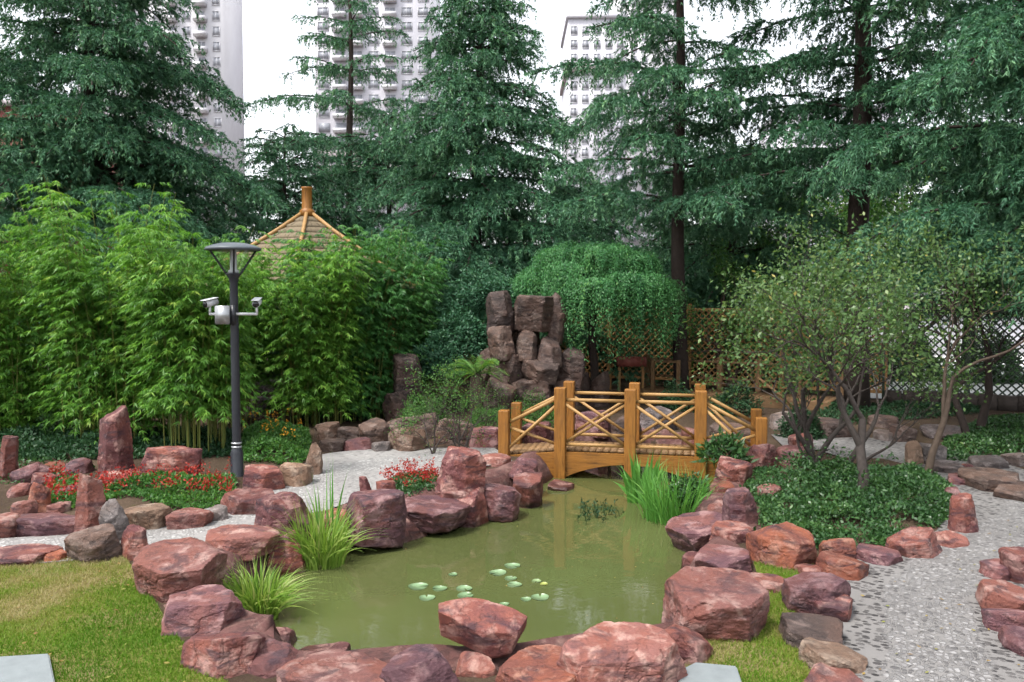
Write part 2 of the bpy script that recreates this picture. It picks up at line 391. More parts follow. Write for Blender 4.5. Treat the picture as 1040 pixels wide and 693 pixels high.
# water
d=POND.mean(0); ex=POND+(POND-d)/np.linalg.norm(POND-d,axis=1,keepdims=True)*.30
bm=bmesh.new(); f=bm.faces.new([bm.verts.new((x,y,WZ)) for x,y in ex]); bmesh.ops.triangulate(bm,faces=[f]); bmesh.ops.recalc_face_normals(bm,faces=bm.faces)
me=bpy.data.meshes.new('pond_water'); bm.to_mesh(me); bm.free()
if me.polygons[0].normal.z<0: me.flip_normals()
m,nt,out=newmat('murky_water'); v=objvec(nt,False)
n1=noise(nt,v,.6,4,.5,.5); n2=noise(nt,objvec(nt,False,(1,1.6,1)),5.0,3,.5); n3=noise(nt,v,1.3,4)
c=ramp(nt,n1,[(.3,(.060,.073,.024)),(.55,(.071,.083,.028)),(.75,(.083,.092,.034))])
b=principled(nt,out,c,.02,math_(nt,'ADD',n2,math_(nt,'MULTIPLY',n3,1.5)),.05,.03,.6); b.inputs['IOR'].default_value=1.33
me.materials.append(m); wo_=bpy.data.objects.new('pond_water',me); COL.objects.link(wo_); tag(wo_,kind='structure')

def sheet(name,poly,z,m):
    bm=bmesh.new(); f=bm.faces.new([bm.verts.new((x,y,z)) for x,y in poly]); bmesh.ops.triangulate(bm,faces=[f])
    me=bpy.data.meshes.new(name); bm.to_mesh(me); bm.free()
    if me.polygons[0].normal.z<0: me.flip_normals()
    me.materials.append(m); o=bpy.data.objects.new(name,me); COL.objects.link(o); return tag(o,kind='structure')
m,nt,out=newmat('turf'); v=objvec(nt,False); n1=noise(nt,v,1.1,4,.6); n2=noise(nt,v,30,5,.7)
c=ramp(nt,n1,[(.38,(.21,.17,.08)),(.5,(.15,.15,.04)),(.62,(.085,.135,.018))])
c=mixc(nt,.6,c,ramp(nt,n2,[(.3,(.5,.5,.45)),(.6,(1.1,1.1,1.1))]),'MULTIPLY'); principled(nt,out,c,.95,n2,.8,.03,.1)
LAWN_L=poly_px([(-260,566),(0,573),(60,568),(125,563),(150,600),(175,640),(200,672),(240,700),(300,760),(300,1000),(-500,1000)])
LAWN_R=poly_px([(765,572),(812,572),(850,585),(815,605),(805,640),(825,690),(840,780),(650,780),(690,690),(720,640),(775,600)])
sheet('lawn',LAWN_L,.008,m); sheet('lawn_strip',LAWN_R,.008,m)

def inside(X,Y,poly): return sdist(X,Y,poly)>0
def scatter(poly,dens,rg):
    lo=poly.min(0); hi=poly.max(0); k=int(dens*(hi-lo).prod()); P=rg.uniform(lo,hi,(k,2)); return P[inside(P[:,0],P[:,1],poly)]
def grass(name,poly,dens,rg):
    P=scatter(poly,dens,rg); P=P[(P[:,1]>4.6)&(P[:,1]<11)]
    dd=sdist(P[:,0],P[:,1],POND); P=P[dd<-.22]; k=len(P)
    q=np.stack([P[:,0]*1.1,P[:,1]*1.1,np.zeros(k)],1); nn=fbm(q,3,3)+.35*vnoise(q*7,9)
    rnd=np.clip(.40-.62*nn+rg.normal(0,.14,k),0,1)
    a=rg.uniform(0,2*math.pi,k); t=rg.uniform(.2,1.0,k)
    d=unit(np.stack([np.cos(a)*t,np.sin(a)*t,np.ones(k)],1)); nr=rdirs(rg,k)
    g=Geo(); g.spikes(np.column_stack([P,np.full(k,.004)]),d,nr,rg.uniform(.018,.05,k),rg.uniform(.004,.008,k),rnd)
    return tag(g.build(name,M['grass']),kind='stuff')
rg=np.random.default_rng(5)
tag(grass('lawn_grass',LAWN_L,9000,rg),'short mown grass, green with straw coloured patches, on the left lawn','grass')
tag(grass('strip_grass',LAWN_R,9000,rg),'dry yellow green grass between the red rocks on the right of the pond','grass')

# paths: ribbons with u across and v along in metres
def spline(P,n=8):
    P=[np.array(p,float) for p in P]; o=[]
    for i in range(len(P)-1):
        p0=P[max(i-1,0)];p1=P[i];p2=P[i+1];p3=P[min(i+2,len(P)-1)]
        for t in np.linspace(0,1,n,endpoint=False):
            o.append(.5*((2*p1)+(-p0+p2)*t+(2*p0-5*p1+4*p2-p3)*t*t+(-p0+3*p1-3*p2+p3)*t**3))
    o.append(P[-1]); return np.array(o)
def path(name,px,wd,z,m):
    C=[(*(G(x,y,z).xy),w_) for (x,y),w_ in zip(px,wd)]; S=spline(C); P=S[:,:2]; w_=S[:,2]
    T=unit(np.gradient(P,axis=0)); Nn=np.stack([T[:,1],-T[:,0]],1)
    v=np.concatenate([[0],np.cumsum(np.linalg.norm(np.diff(P,axis=0),axis=1))]); us=np.linspace(-.5,.5,7); k=len(us)
    V=(P[:,None]+Nn[:,None]*us[None,:,None]*w_[:,None,None]).reshape(-1,2)
    uv=np.stack([(us[None]*w_[:,None]).ravel(),np.repeat(v,k)],1)
    i=np.arange(len(P)-1)[:,None]*k; j=np.arange(k-1)[None]
    g=Geo(); g.add(np.column_stack([V,np.full(len(V),z)]),np.stack([i+j,i+j+1,i+j+1+k,i+j+k],-1).reshape(-1,4))
    return tag(g.build(name,m,uv=uv),kind='structure')
def pebbles(name,light,dark,mortar,band):
    m,nt,out=newmat(name); uvn=nt.nodes.new('ShaderNodeUVMap'); uvn.uv_map='UVMap'
    def vor(sx,sy,rnd_,feat='F1'):
        mp=nt.nodes.new('ShaderNodeMapping'); mp.inputs['Scale'].default_value=(sx,sy,1); nt.links.new(uvn.outputs[0],mp.inputs[0])
        vo=N(nt,'ShaderNodeTexVoronoi',feature=feat); vo.inputs['Scale'].default_value=1; vo.inputs['Randomness'].default_value=rnd_
        nt.links.new(mp.outputs[0],vo.inputs['Vector']); return vo
    def stones(sx,sy,rnd_,lo,hi):
        a=vor(sx,sy,rnd_); e=vor(sx,sy,rnd_,'DISTANCE_TO_EDGE')
        sep=nt.nodes.new('ShaderNodeSeparateColor'); nt.links.new(a.outputs['Color'],sep.inputs[0])
        col=ramp(nt,sep.outputs[0],[(0,lo),(.5,tuple((x+y)/2 for x,y in zip(lo,hi))),(1,hi)])
        mask=ramp(nt,e.outputs['Distance'],[(.07,(0,0,0)),(.17,(1,1,1))]) if rnd_>.9 else ramp(nt,a.outputs['Distance'],[(.36,(1,1,1)),(.50,(0,0,0))])
        return mixc(nt,mask,mortar,col), mask
    c1,h1=stones(24,22,.91,*light); c2,h2=stones(16,21,.75,*dark)
    sp=nt.nodes.new('ShaderNodeSeparateXYZ'); nt.links.new(uvn.outputs[0],sp.inputs[0])
    wob=noise(nt,uvn.outputs[0],1.6,3)
    u=math_(nt,'ADD',math_(nt,'ABSOLUTE',math_(nt,'ADD',sp.outputs[0],band[1])),math_(nt,'MULTIPLY',math_(nt,'SUBTRACT',wob,.5),.35))
    f=ramp(nt,u,[(max(0,band[0]-.02),(0,0,0)),(band[0]+.02,(1,1,1))])
    c=mixc(nt,f,c1,c2); h=mixc(nt,f,h1,h2)
    big=noise(nt,uvn.outputs[0],.9,4); c=mixc(nt,.5,c,ramp(nt,big,[(.3,(.72,.7,.7)),(.7,(1.15,1.15,1.15))]),'MULTIPLY')
    principled(nt,out,c,.7,h,.9,.012,.35); return m
M['pebble']=pebbles('pebble_mosaic',((.080,.076,.076),(.29,.282,.278)),((.020,.018,.019),(.11,.103,.10)),(.17,.162,.156),(.30,.0))
M['gravel']=pebbles('white_gravel',((.20,.197,.19),(.46,.455,.44)),((.15,.145,.14),(.36,.35,.335)),(.25,.24,.23),(.30,.1))
path('stone_path',[(975,900),(962,740),(955,690),(945,640),(945,600),(965,570),(1015,546),(1052,524),(1040,504),(1000,489),(955,473),(905,459),(850,450),(790,448)],[1.3,1.3,1.3,1.3,1.3,1.35,1.5,1.7,1.8,1.9,2.0,2.0,1.7,1.3],.012,M['pebble'])
path('gravel_path',[(-220,560),(-60,562),(10,559),(70,555),(150,547),(220,531),(285,512),(335,489),(380,473),(440,466),(512,462)],[.9,.9,.9,.95,1.0,1.15,1.3,1.8,2.5,1.8,1.2],.016,M['gravel'])

M['paving']=plain('pale_paving',(.55,.55,.54),.85,var=.12,scale=3)
sheet('pavement',np.array([(7.9,19.6),(14,16.5),(60,16.5),(60,70),(20,70)]),.012,M['paving'])

# pinkish mortar band in which the pond rocks are set
Pd=spline([tuple(p) for p in np.vstack([POND,POND[:1]])],6)[:-1]
tg=unit(np.roll(Pd,-2,0)-np.roll(Pd,2,0)); area=np.sum(Pd[:,0]*np.roll(Pd[:,1],-1)-np.roll(Pd[:,0],-1)*Pd[:,1]); no=np.stack([tg[:,1],-tg[:,0]],1)*(1 if area>0 else -1)
offs=[.55,.42,.28,.17,.08,.0,-.08]; zs_=[-.03,.035,.05,-.01,-.12,-.28,-.50]
V=[]; 
for o_,z_ in zip(offs,zs_):
    p=Pd+no*o_; q3=np.column_stack([p*4.5,np.full(len(p),z_*5)]); w3=fbm(q3,33,3)
    p=p+no*(w3*.06)[:,None]; V.append(np.column_stack([p,z_+w3*.035]))
V=np.concatenate(V); k=len(Pd); i=np.arange(len(offs)-1)[:,None]*k; j=np.arange(k)[None]; j2=(j+1)%k
g=Geo(); g.add(V,np.stack([i+j,i+j2,i+k+j2,i+k+j],-1).reshape(-1,4))
M['mortar']=rockmat('pink_mortar',(.10,.045,.04),(.08,.034,.030),(.17,.10,.085),(.035,.02,.02),.9)
tag(g.build('pond_edge',M['mortar'],smooth=True),kind='structure')
# ------------------------------------------------------------------ rocks
_ico={}
def ico(l):
    if l not in _ico:
        bm=bmesh.new(); bmesh.ops.create_icosphere(bm,subdivisions=l,radius=1.0)
        _ico[l]=(np.array([v.co[:] for v in bm.verts]),np.array([[v.index for v in f.verts] for f in bm.faces])); bm.free()
    return _ico[l]
def nrm(az,el): return (math.cos(az)*math.cos(el),math.sin(az)*math.cos(el),math.sin(el))
STY={'block':(.07,6,(-.14,.10),3,(1.10,1.3)),'slab':(.06,7,(-.2,.12),3,(1.12,1.3)),'boulder':(.22,7,(-.12,.30),6,(1.0,1.22)),
     'upright':(.22,6,(-.06,.10),4,(1.12,1.3)),'wedge':(.42,6,(-.1,.15),3,(1.1,1.3))}
def rock(name,c,w,d,h,sty,m,seed,lvl=4,tilt=(0,0,0),sink=.1,rough=1.0,label=None,cat='rock',group=None,parent=None):
    rg=np.random.default_rng(seed); tj,ns,(e0,e1),nc,(c0,c1)=STY[sty]
    D,F=ico(lvl)
    n=[unit(np.array([rg.normal(0,tj),rg.normal(0,tj),1.0]))]; hh=[.97]
    a0=rg.uniform(0,6.28)
    for k in range(ns):
        n.append(np.array(nrm(a0+6.283*(k+rg.uniform(-.28,.28))/ns, rg.uniform(e0,e1)))); hh.append(rg.uniform(.78,1.0))
    for k in range(nc):
        n.append(np.array(nrm(rg.uniform(0,6.28),rg.uniform(.35,1.0)))); hh.append(rg.uniform(c0,c1))
    n.append(np.array([0,0,-1.])); hh.append(.9)
    # chipped corners and edges: planes set just inside the block's own support
    N0=np.array(n); H0_=np.array(hh); Q0=D@N0.T; R0=1.0/np.max(np.where(Q0>1e-3,Q0/H0_,1e-6),1); V0=D*R0[:,None]
    for k in range(9):
        a=np.array(nrm(rg.uniform(0,6.28),rg.uniform(-.35,.95))); n.append(a); hh.append(float((V0@a).max())*rg.uniform(.88,.975))
    n=np.array(n); hh=np.array(hh)
    # cube-like seed directions
    q=D@n.T; inv=np.where(q>1e-3,q/hh,0); p=140.
    r=1.0/np.power(np.sum(np.power(np.maximum(inv,0),p),1),1/p)
    V=D*r[:,None]
    lo=V.min(0); hi=V.max(0); V=(V-(lo+hi)/2)/((hi-lo)/2)
    V=V*np.array([w/2,d/2,(h+sink)/2]); V[:,2]+=(h-sink)/2
    tp=rg.uniform(.12,.38) if sty in('upright','wedge') else rg.uniform(-.10,.14)
    k_=1-tp*np.clip(V[:,2]/max(h,.05),0,1); V[:,0]*=k_; V[:,1]*=k_
    s=(w*d*max(h,.15))**(1/3.); O=rg.uniform(0,50,3)
    dirn=unit(V-np.array([0,0,h*.35]))
    f1=fbm(V/(s*.55)+O,seed%97,3); f2=fbm(V*np.array([1,1,2.2])/(s*.16)+O,seed%89+3,4,.6)
    st=vnoise(np.column_stack([V[:,0]*1.2/s+O[0],V[:,1]*1.2/s,(V[:,2]+.25*V[:,0])*7/s+O[2]]),seed%71)
    led=np.tanh(st*5)
    ck=np.abs(fbm(V/(s*.42)+O+9,seed%61,2)); ck=np.clip(1-ck/.05,0,1)
    amp=s*rough
    V=V+dirn*(amp*(.022*f1+.012*f2+.010*led-.022*ck))[:,None]
    if not any(tilt):
        tl=.05 if sty=='slab' else .11
        tilt=(rg.normal(0,tl),rg.normal(0,tl),0)
    if any(tilt): V=V@np.array(Euler(tilt).to_matrix()).T
    g=Geo(); g.add(V+np.array(c),None,F)
    o=g.build(name,M[m],parent,smooth=False,loc=c)
    # crisp facets: smooth shading with sharp edges would need a modifier; fine triangles keep the facets
    o.data.polygons.foreach_set('use_smooth',np.zeros(len(F),bool))
    return tag(o,label,cat,group)
rid=[0]
def px_rock(x0,x1,yt,yb,m,sty,label,zb=0.0,Y=None,dr=.8,d=None,tilt=(0,0,0),group=None,lvl=None,name='rock',rough=1.0,sink=.1):
    rid[0]+=1; xc=(x0+x1)/2
    Yf=G(xc,yb,zb).y if Y is None else Y
    if Y is not None: zb=AY(xc,yb,Y).z
    wd=(x1-x0)/FPX*Yf; dd=d if d else min(max(wd*dr*1.45,.16),1.5)
    wd*=1.06+.3*dd/Yf; Yc=Yf+dd*.5
    X=AY(xc,yb,Yf+dd*.3).x
    zt=AY(xc,yt,Yf+dd*.85).z; h=max(zt-zb,.07)
    px=(x1-x0)*(yb-yt)
    lv=lvl or (6 if px>4200 else 5 if px>900 else 4 if px>250 else 3)
    if zb==WZ: sink=.3
    return rock(name,(X,Yc,zb),wd,dd,h,sty,'rock_'+m,1000+rid[0]*17,lv,tilt,sink,rough,label,'rock',group)
GP='red rocks edging the pond'; GL='red rocks edging the left path and flower bed'; GB='rocks edging the planting bed and paved path'; GR='rockery stones'; GK='stones behind the path'
for a in [
 # left bank, front to back
 (133,221,548,612,'pink','block','big flat topped pink boulder with a dark undercut front face at the lawn edge',dict(group=GP,d=.62)),
 (155,243,591,648,'mauve','block','purple red block below the left reed clump, between lawn and water',dict(group=GP,dr=.8)),
 (182,263,632,692,'red','block','low red rock with slanting pale bands at the lawn corner',dict(group=GP,dr=.8)),
 (236,305,646,690,'mauve','wedge','mauve rock with a broad pale pink stripe at the bottom left of the pond',dict(group=GP,dr=.8)),
 (265,299,633,654,'red','boulder','small dark red stone at the waterline beside the left reed clump',dict(group=GP,zb=-.25)),
 (277,398,661,716,'pink','slab','wide low pale pink rock at the bottom edge, left of the purple boulder',dict(group=GP,dr=.6)),
 (384,476,650,722,'mauve','boulder','purple boulder with an orange flank at the bottom edge, left of the tilted slab',dict(group=GP,dr=.8)),
 (504,604,658,718,'orange','slab','flat orange brown rock at the bottom edge, right of the tilted slab',dict(group=GP,dr=.7)),
 (558,704,632,716,'pink','block','long pinkish red rock with a flat top along the bottom right of the pond',dict(group=GP,dr=.5,tilt=(.03,-.02,.2))),
 (655,722,627,680,'red','boulder','rounded red rock wedged behind the right end of the long front rock',dict(group=GP,dr=.8)),
 # right bank
 (674,776,576,656,'pink','block','largest red boulder, with a pale flat top, on the right edge of the pond',dict(group=GP,dr=.85,tilt=(.04,-.03,.3))),
 (709,771,554,585,'mauve','slab','flat mauve slab behind the largest boulder on the right bank',dict(group=GP,dr=.8)),
 (681,748,523,556,'mauve','slab','purple slab jutting out over the water right of the reeds',dict(group=GP,zb=-.2,dr=.7)),
 (722,768,529,562,'red','block','stepped red rock behind the jutting purple slab',dict(group=GP,zb=-.1)),
 (718,748,503,528,'pink','boulder','small pinkish rock stacked at the right bank beside the water reeds',dict(group=GP,zb=-.1)),
 (722,746,487,506,'orange','block','small orange topped rock left of the folded mauve rock',dict(group=GP,zb=.0)),
 (739,774,492,540,'mauve','upright','folded mauve rock standing at the edge of the ground cover bed',dict(group=GP)),
 (745,776,481,499,'red','boulder','red rock with a rounded top above the folded mauve rock',dict(group=GP,Y=10.9)),
 (771,795,491,503,'pink','slab','thin pink stone lying in the leaves beside the folded mauve rock',dict(group=GB,zb=.08)),
 (728,765,464,494,'red','block','dark red block at the right foot of the bridge',dict(group=GP)),
 (759,791,447,478,'red','upright','dark red upright block beside the right end posts of the bridge',dict(group=GP)),
 (790,826,451,476,'mauve','block','pale topped mauve block right of the bridge end posts',dict(group=GB)),
 (805,828,440,458,'red','block','small dark red block behind the pale topped block near the bridge',dict(group=GB)),
 # around the right bed
 (766,838,526,580,'orange','boulder','big orange and red boulder at the front of the ground cover bed',dict(group=GB,dr=.8)),
 (836,873,543,570,'orange','block','orange block behind the squarish rock right of the orange boulder',dict(group=GB)),
 (834,885,559,592,'orange','block','squarish orange rock touching the paved path right of the orange boulder',dict(group=GB)),
 (872,922,552,577,'mauve','slab','low mauve rock edging the bed between the orange and the grooved rocks',dict(group=GB)),
 (906,963,536,569,'red','block','grooved red rock edging the bed along the paved path',dict(group=GB,dr=.6)),
 (949,989,535,559,'pink','wedge','pink sloping rock beside the upright triangular rock',dict(group=GB)),
 (966,998,500,543,'red','wedge','upright triangular red rock at the bend of the paved path',dict(group=GB,dr=.6)),
 (960,978,492,510,'mauve','boulder','dark mauve rock behind the triangular rock at the path bend',dict(group=GB)),
 (811,840,571,588,'red','slab','small red stone between the orange rocks and the dry grass strip',dict(group=GB)),
 (803,864,580,630,'mauve','block','mauve red block at the left edge of the paved path, below the orange rocks',dict(group=GB,dr=.7)),
 (824,868,597,634,'red','block','dark red block leaning on the mauve block at the edge of the path',dict(group=GB)),
 (799,866,624,666,'brown','block','pale topped brown block in the row left of the paved path',dict(group=GB,dr=.7)),
 (818,879,650,687,'tan','block','tan and grey layered stone in the row left of the paved path',dict(group=GB,dr=.7)),
 (818,884,676,712,'pink','block','pale cream pink stone at the bottom edge left of the paved path',dict(group=GB,dr=.8)),
 (766,806,585,604,'pink','slab','flat pinkish tile stone set across the dry grass strip',dict(group=GB,dr=.8)),
 # right border of the path
 (999,1050,588,630,'pink','block','rough pink topped block at the right border of the path',dict(group=GB,dr=.9)),
 (1006,1060,612,650,'mauve','block','second stepped block at the right border, mauve with a pale top',dict(group=GB,dr=.8)),
 (1024,1075,637,672,'mauve','block','lowest mauve block at the right border, cut by the frame',dict(group=GB,dr=.8)),
 (1030,1075,556,600,'red','block','red block at the far right border of the path above the rough pink block',dict(group=GB,dr=.8)),
 # back right
 (1002,1040,566,592,'mauve','slab','low mauve stone at the top end of the right border of the path',dict(group=GB,dr=.8)),
 (1012,1048,600,622,'red','block','dark red stone wedged behind the rough pink block at the right border',dict(group=GB,dr=.8)),
 (989,1046,474,503,'brown','block','broad squared brown stone bench at the back right of the path',dict(group=GK,dr=1.0)),
 (1016,1065,490,512,'brown','slab','low brown slab in front of the squared stone bench at far right',dict(group=GK)),
 (947,982,466,483,'grey','slab','flat grey stone at the rear curve of the path',dict(group=GK)),
 (979,991,470,483,'red','block','small reddish brown stone between flat grey stone and stone bench',dict(group=GK)),
 (988,1024,462,478,'grey','block','grey rough stone behind the squared stone bench',dict(group=GK)),
 (1022,1048,458,474,'grey','slab','pale flat stone at the far right behind the grey rough stone',dict(group=GK)),
 (964,994,480,494,'mauve','slab','flat mauve paving stone left of the squared stone bench',dict(group=GK)),
 (922,938,446,473,'tan','upright','tan squared post stone behind the slender right trunk',dict(group=GK)),
 (936,964,449,474,'grey','block','dark grey block right of the tan post stone',dict(group=GK)),
 (905,930,431,450,'brown','block','brown block below the lattice fence left of the slender trunk',dict(group=GK)),
 (890,912,436,449,'grey','slab','small grey slab below the lattice fence beside the brown block',dict(group=GK)),
 (945,984,433,447,'grey','slab','jumbled flat grey stone at the foot of the right lattice fence',dict(group=GK)),
 (884,916,421,435,'brown','slab','dark brown ledge stone under the lattice fence',dict(group=GK)),
 # left path and bed
 (97,133,411,490,'red','upright','tallest maroon standing stone in front of the bamboo',dict(group=GL,dr=.7,tilt=(.02,.02,.1))),
 (142,201,453,494,'red','block','broad grooved red boulder in front of the bamboo stems',dict(group=GL,dr=.32,tilt=(.02,.03,.1))),
 (105,145,474,493,'pink','slab','pink base stone at the foot of the tallest standing stone',dict(group=GL)),
 (73,109,477,551,'pink','upright','pinkish red pillar stone at the left edge of the white gravel',dict(group=GL,dr=.6)),
 (101,131,505,552,'grey','upright','white speckled stone leaning on the pinkish pillar stone',dict(group=GL,dr=.6)),
 (66,123,531,573,'brown','boulder','rough brown boulder below the pinkish pillar stone',dict(group=GL,dr=.6)),
 (119,147,531,568,'red','upright','narrow red stone between the brown boulder and the undercut boulder',dict(group=GL,dr=.7)),
 (8,77,520,547,'mauve','block','long slab with a dark front on the left side of the gravel path',dict(group=GL,dr=.5)),
 (27,50,486,524,'orange','upright','orange upright stone left of the red flowers',dict(group=GL)),
 (17,52,465,496,'mauve','boulder','mauve rock behind the orange upright stone',dict(group=GL)),
 (-6,14,441,494,'red','upright','dark red upright stone cut by the left frame edge',dict(group=GL)),
 (0,29,489,511,'red','boulder','low red rock between the dark upright stone and orange stone',dict(group=GL)),
 (9,33,507,534,'pink','block','pink cornered stone above the long dark fronted slab',dict(group=GL)),
 (-16,16,521,549,'pink','slab','pale pink slab at the left frame edge beside the gravel',dict(group=GL)),
 (-20,50,552,577,'red','slab','flat red slab between the gravel path and the lawn at far left',dict(group=GL,dr=.6)),
 (41,66,557,573,'orange','slab','small orange slab between flat red slab and brown boulder',dict(group=GL)),
 (125,170,509,541,'tan','block','square grey tan block in front of the red flower bed',dict(group=GL,dr=.7)),
 (165,212,516,540,'pink','slab','long rose stone edging the red flower bed',dict(group=GL,dr=.6)),
 (209,232,511,531,'grey','boulder','grey pebble like stone between two rose stones by the flower bed',dict(group=GL)),
 (223,275,495,525,'red','slab','low red rock at the foot of the lamp post',dict(group=GL,dr=.7)),
 (243,288,472,501,'red','block','long red rock right of the lamp base',dict(group=GL,dr=.6)),
 (283,313,468,496,'tan','block','brownish block between the red rock and the tan post stone',dict(group=GL)),
 (308,326,449,484,'tan','upright','tan post stone at the corner of the orange flower bed',dict(group=GL)),
 (60,92,464,488,'mauve','boulder','mauve boulder left of the tallest standing stone',dict(group=GL)),
 (205,281,533,562,'pink','slab','low flat rock between the undercut boulder and the maroon boulder',dict(group=GP,dr=.6)),
 (256,316,496,547,'red','boulder','maroon boulder left of the tall reed clump',dict(group=GP,dr=.7)),
 (265,309,534,584,'red','wedge','sloping red rock at the waterline under the maroon boulder',dict(group=GP,zb=-.28)),
 (346,407,493,552,'mauve','block','squared boulder with a dark flat front face right of the tall reeds',dict(group=GP,zb=-.15,dr=.75)),
 (374,432,523,553,'pink','wedge','salmon rock at the waterline under the squared dark boulder',dict(group=GP,zb=-.3,dr=.7)),
 (318,352,514,566,'orange','boulder','rusty orange rock behind the tall reed clump at the waterline',dict(group=GP,zb=-.3,dr=.7)),
 (366,378,482,504,'red','upright','small pointed red stone on the squared boulder beside the path',dict(group=GP,Y=9.9)),
 (381,401,486,498,'red','block','small red square stone behind the red flowers at the pond',dict(group=GP,zb=.1)),
 (405,473,505,535,'mauve','slab','flat overhanging purple slab on the far left bank',dict(group=GP,zb=-.15,dr=.7)),
 (441,491,453,507,'red','boulder','prominent upright red boulder on the far left bank',dict(group=GP,dr=.7)),
 (442,482,490,512,'pink','slab','pink ledge stone beneath the prominent upright boulder',dict(group=GP,zb=-.05)),
 (458,496,494,536,'red','block','dark red rock at the waterline beside the overhanging slab',dict(group=GP,zb=-.3)),
 (482,529,491,523,'mauve','slab','mauve slab on the far left bank beside the small shrub',dict(group=GP,zb=-.2,dr=.7)),
 (521,551,480,517,'red','block','stepped red rock at the waterline just left of the bridge',dict(group=GP,zb=-.3)),
 (518,547,462,484,'mauve','boulder','rounded mauve rock at the left foot of the bridge',dict(group=GP)),
 (488,519,460,474,'pink','slab','flat pink stone at the path end beside the left bridge post',dict(group=GP)),
 (556,583,488,502,'red','slab','small red stone in the water at the front bridge post',dict(group=GP,zb=-.34)),
 # behind the left path
 (393,431,434,460,'tan','block','pale tan squared block right of the row behind the path',dict(group=GK,dr=.7)),
 (366,397,425,450,'brown','block','brown faceted block in the row behind the path',dict(group=GK)),
 (342,368,432,448,'brown','slab','small reddish brown stone in the row behind the path',dict(group=GK)),
 (318,343,429,447,'tan','block','tan block at the left end of the row behind the path',dict(group=GK)),
 (346,378,443,459,'mauve','boulder','dark mauve stone at the front of the row behind the path',dict(group=GK)),
 (376,396,447,460,'grey','block','small grey block in front of the brown faceted block',dict(group=GK)),
 (322,348,445,459,'brown','slab','low dark brown stone at the front left of the row behind the path',dict(group=GK)),
 (388,446,420,446,'brown','block','wide dark brown block behind the pale tan block',dict(group=GK,dr=.5)),
 (440,482,424,452,'brown','block','dark squared stone behind the bare twiggy shrub',dict(group=GK,dr=.5)),
 (476,512,432,456,'mauve','boulder','mauve rock between the twiggy shrub and the bridge',dict(group=GK)),
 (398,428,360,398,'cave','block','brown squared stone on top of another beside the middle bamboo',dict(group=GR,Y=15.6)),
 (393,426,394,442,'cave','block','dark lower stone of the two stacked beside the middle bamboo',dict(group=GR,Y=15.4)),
 # stream stones behind the lamp
 (247,276,402,424,'grey','boulder','blue grey stream boulder right of the lamp post',dict(group=GK)),
 (272,292,400,422,'grey','boulder','dark grey stream boulder beside the middle bamboo',dict(group=GK)),
 (255,290,384,398,'grey','slab','pale flat stream slab behind the blue grey boulders',dict(group=GK)),
 (258,286,418,430,'brown','slab','low brown stream stone below the blue grey boulders',dict(group=GK)),
 # rockery
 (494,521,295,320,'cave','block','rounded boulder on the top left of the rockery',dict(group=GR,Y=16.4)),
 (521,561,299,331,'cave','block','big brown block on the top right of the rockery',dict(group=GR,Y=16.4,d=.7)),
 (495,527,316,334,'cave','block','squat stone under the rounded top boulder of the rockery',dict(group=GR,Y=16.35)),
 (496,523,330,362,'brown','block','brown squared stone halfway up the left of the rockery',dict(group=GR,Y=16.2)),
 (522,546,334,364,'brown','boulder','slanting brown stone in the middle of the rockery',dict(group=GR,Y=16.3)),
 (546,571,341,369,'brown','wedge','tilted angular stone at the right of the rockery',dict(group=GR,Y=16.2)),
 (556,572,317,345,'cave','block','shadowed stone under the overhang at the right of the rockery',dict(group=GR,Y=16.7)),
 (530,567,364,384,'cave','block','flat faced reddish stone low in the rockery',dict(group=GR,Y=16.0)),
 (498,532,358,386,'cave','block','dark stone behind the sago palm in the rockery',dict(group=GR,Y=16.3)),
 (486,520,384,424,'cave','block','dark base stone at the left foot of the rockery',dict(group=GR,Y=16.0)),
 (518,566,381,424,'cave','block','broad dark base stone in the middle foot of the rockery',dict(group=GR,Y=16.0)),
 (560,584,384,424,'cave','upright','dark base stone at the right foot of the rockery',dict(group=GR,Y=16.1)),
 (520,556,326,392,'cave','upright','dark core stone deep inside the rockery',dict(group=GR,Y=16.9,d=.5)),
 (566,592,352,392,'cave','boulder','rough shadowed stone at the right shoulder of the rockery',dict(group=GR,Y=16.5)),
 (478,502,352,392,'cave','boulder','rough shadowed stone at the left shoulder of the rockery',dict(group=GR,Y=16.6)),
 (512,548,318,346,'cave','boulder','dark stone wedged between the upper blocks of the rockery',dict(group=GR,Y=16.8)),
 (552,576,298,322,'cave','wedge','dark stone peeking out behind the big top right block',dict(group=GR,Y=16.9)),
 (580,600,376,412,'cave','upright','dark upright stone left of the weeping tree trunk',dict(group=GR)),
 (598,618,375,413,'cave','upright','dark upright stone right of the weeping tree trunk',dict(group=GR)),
 (529,562,407,426,'red','block','reddish rock seen over the left bridge ramp',dict(group=GK)),
 (527,563,428,452,'red','block','dark red block seen through the left bridge ramp rails',dict(group=GK)),
 (584,622,414,442,'mauve','boulder','mauve rock seen through the left bridge bay',dict(group=GK)),
 (648,690,412,438,'grey','boulder','dark grey rock seen through the right bridge bay',dict(group=GK)),
 (622,652,420,444,'brown','boulder','brown rock seen behind the middle bridge posts',dict(group=GK)),
 (694,716,432,450,'pink','boulder','small pinkish stone behind the right bridge bay',dict(group=GK)),
 (724,768,428,452,'brown','boulder','brown rock seen through the right bridge ramp rails',dict(group=GK)),
 (786,826,418,438,'grey','slab','grey flat stone beyond the right end of the bridge',dict(group=GK)),
 (826,862,424,446,'brown','block','brown stone behind the leaning twin stems',dict(group=GK)),
 (28,52,480,500,'red','block','small red stone behind the orange upright stone',dict(group=GL)),
 (50,76,492,512,'mauve','boulder','mauve stone between the orange upright stone and pinkish pillar',dict(group=GL)),
 (46,70,508,524,'pink','slab','pink slab stone left of the pinkish pillar stone',dict(group=GL)),
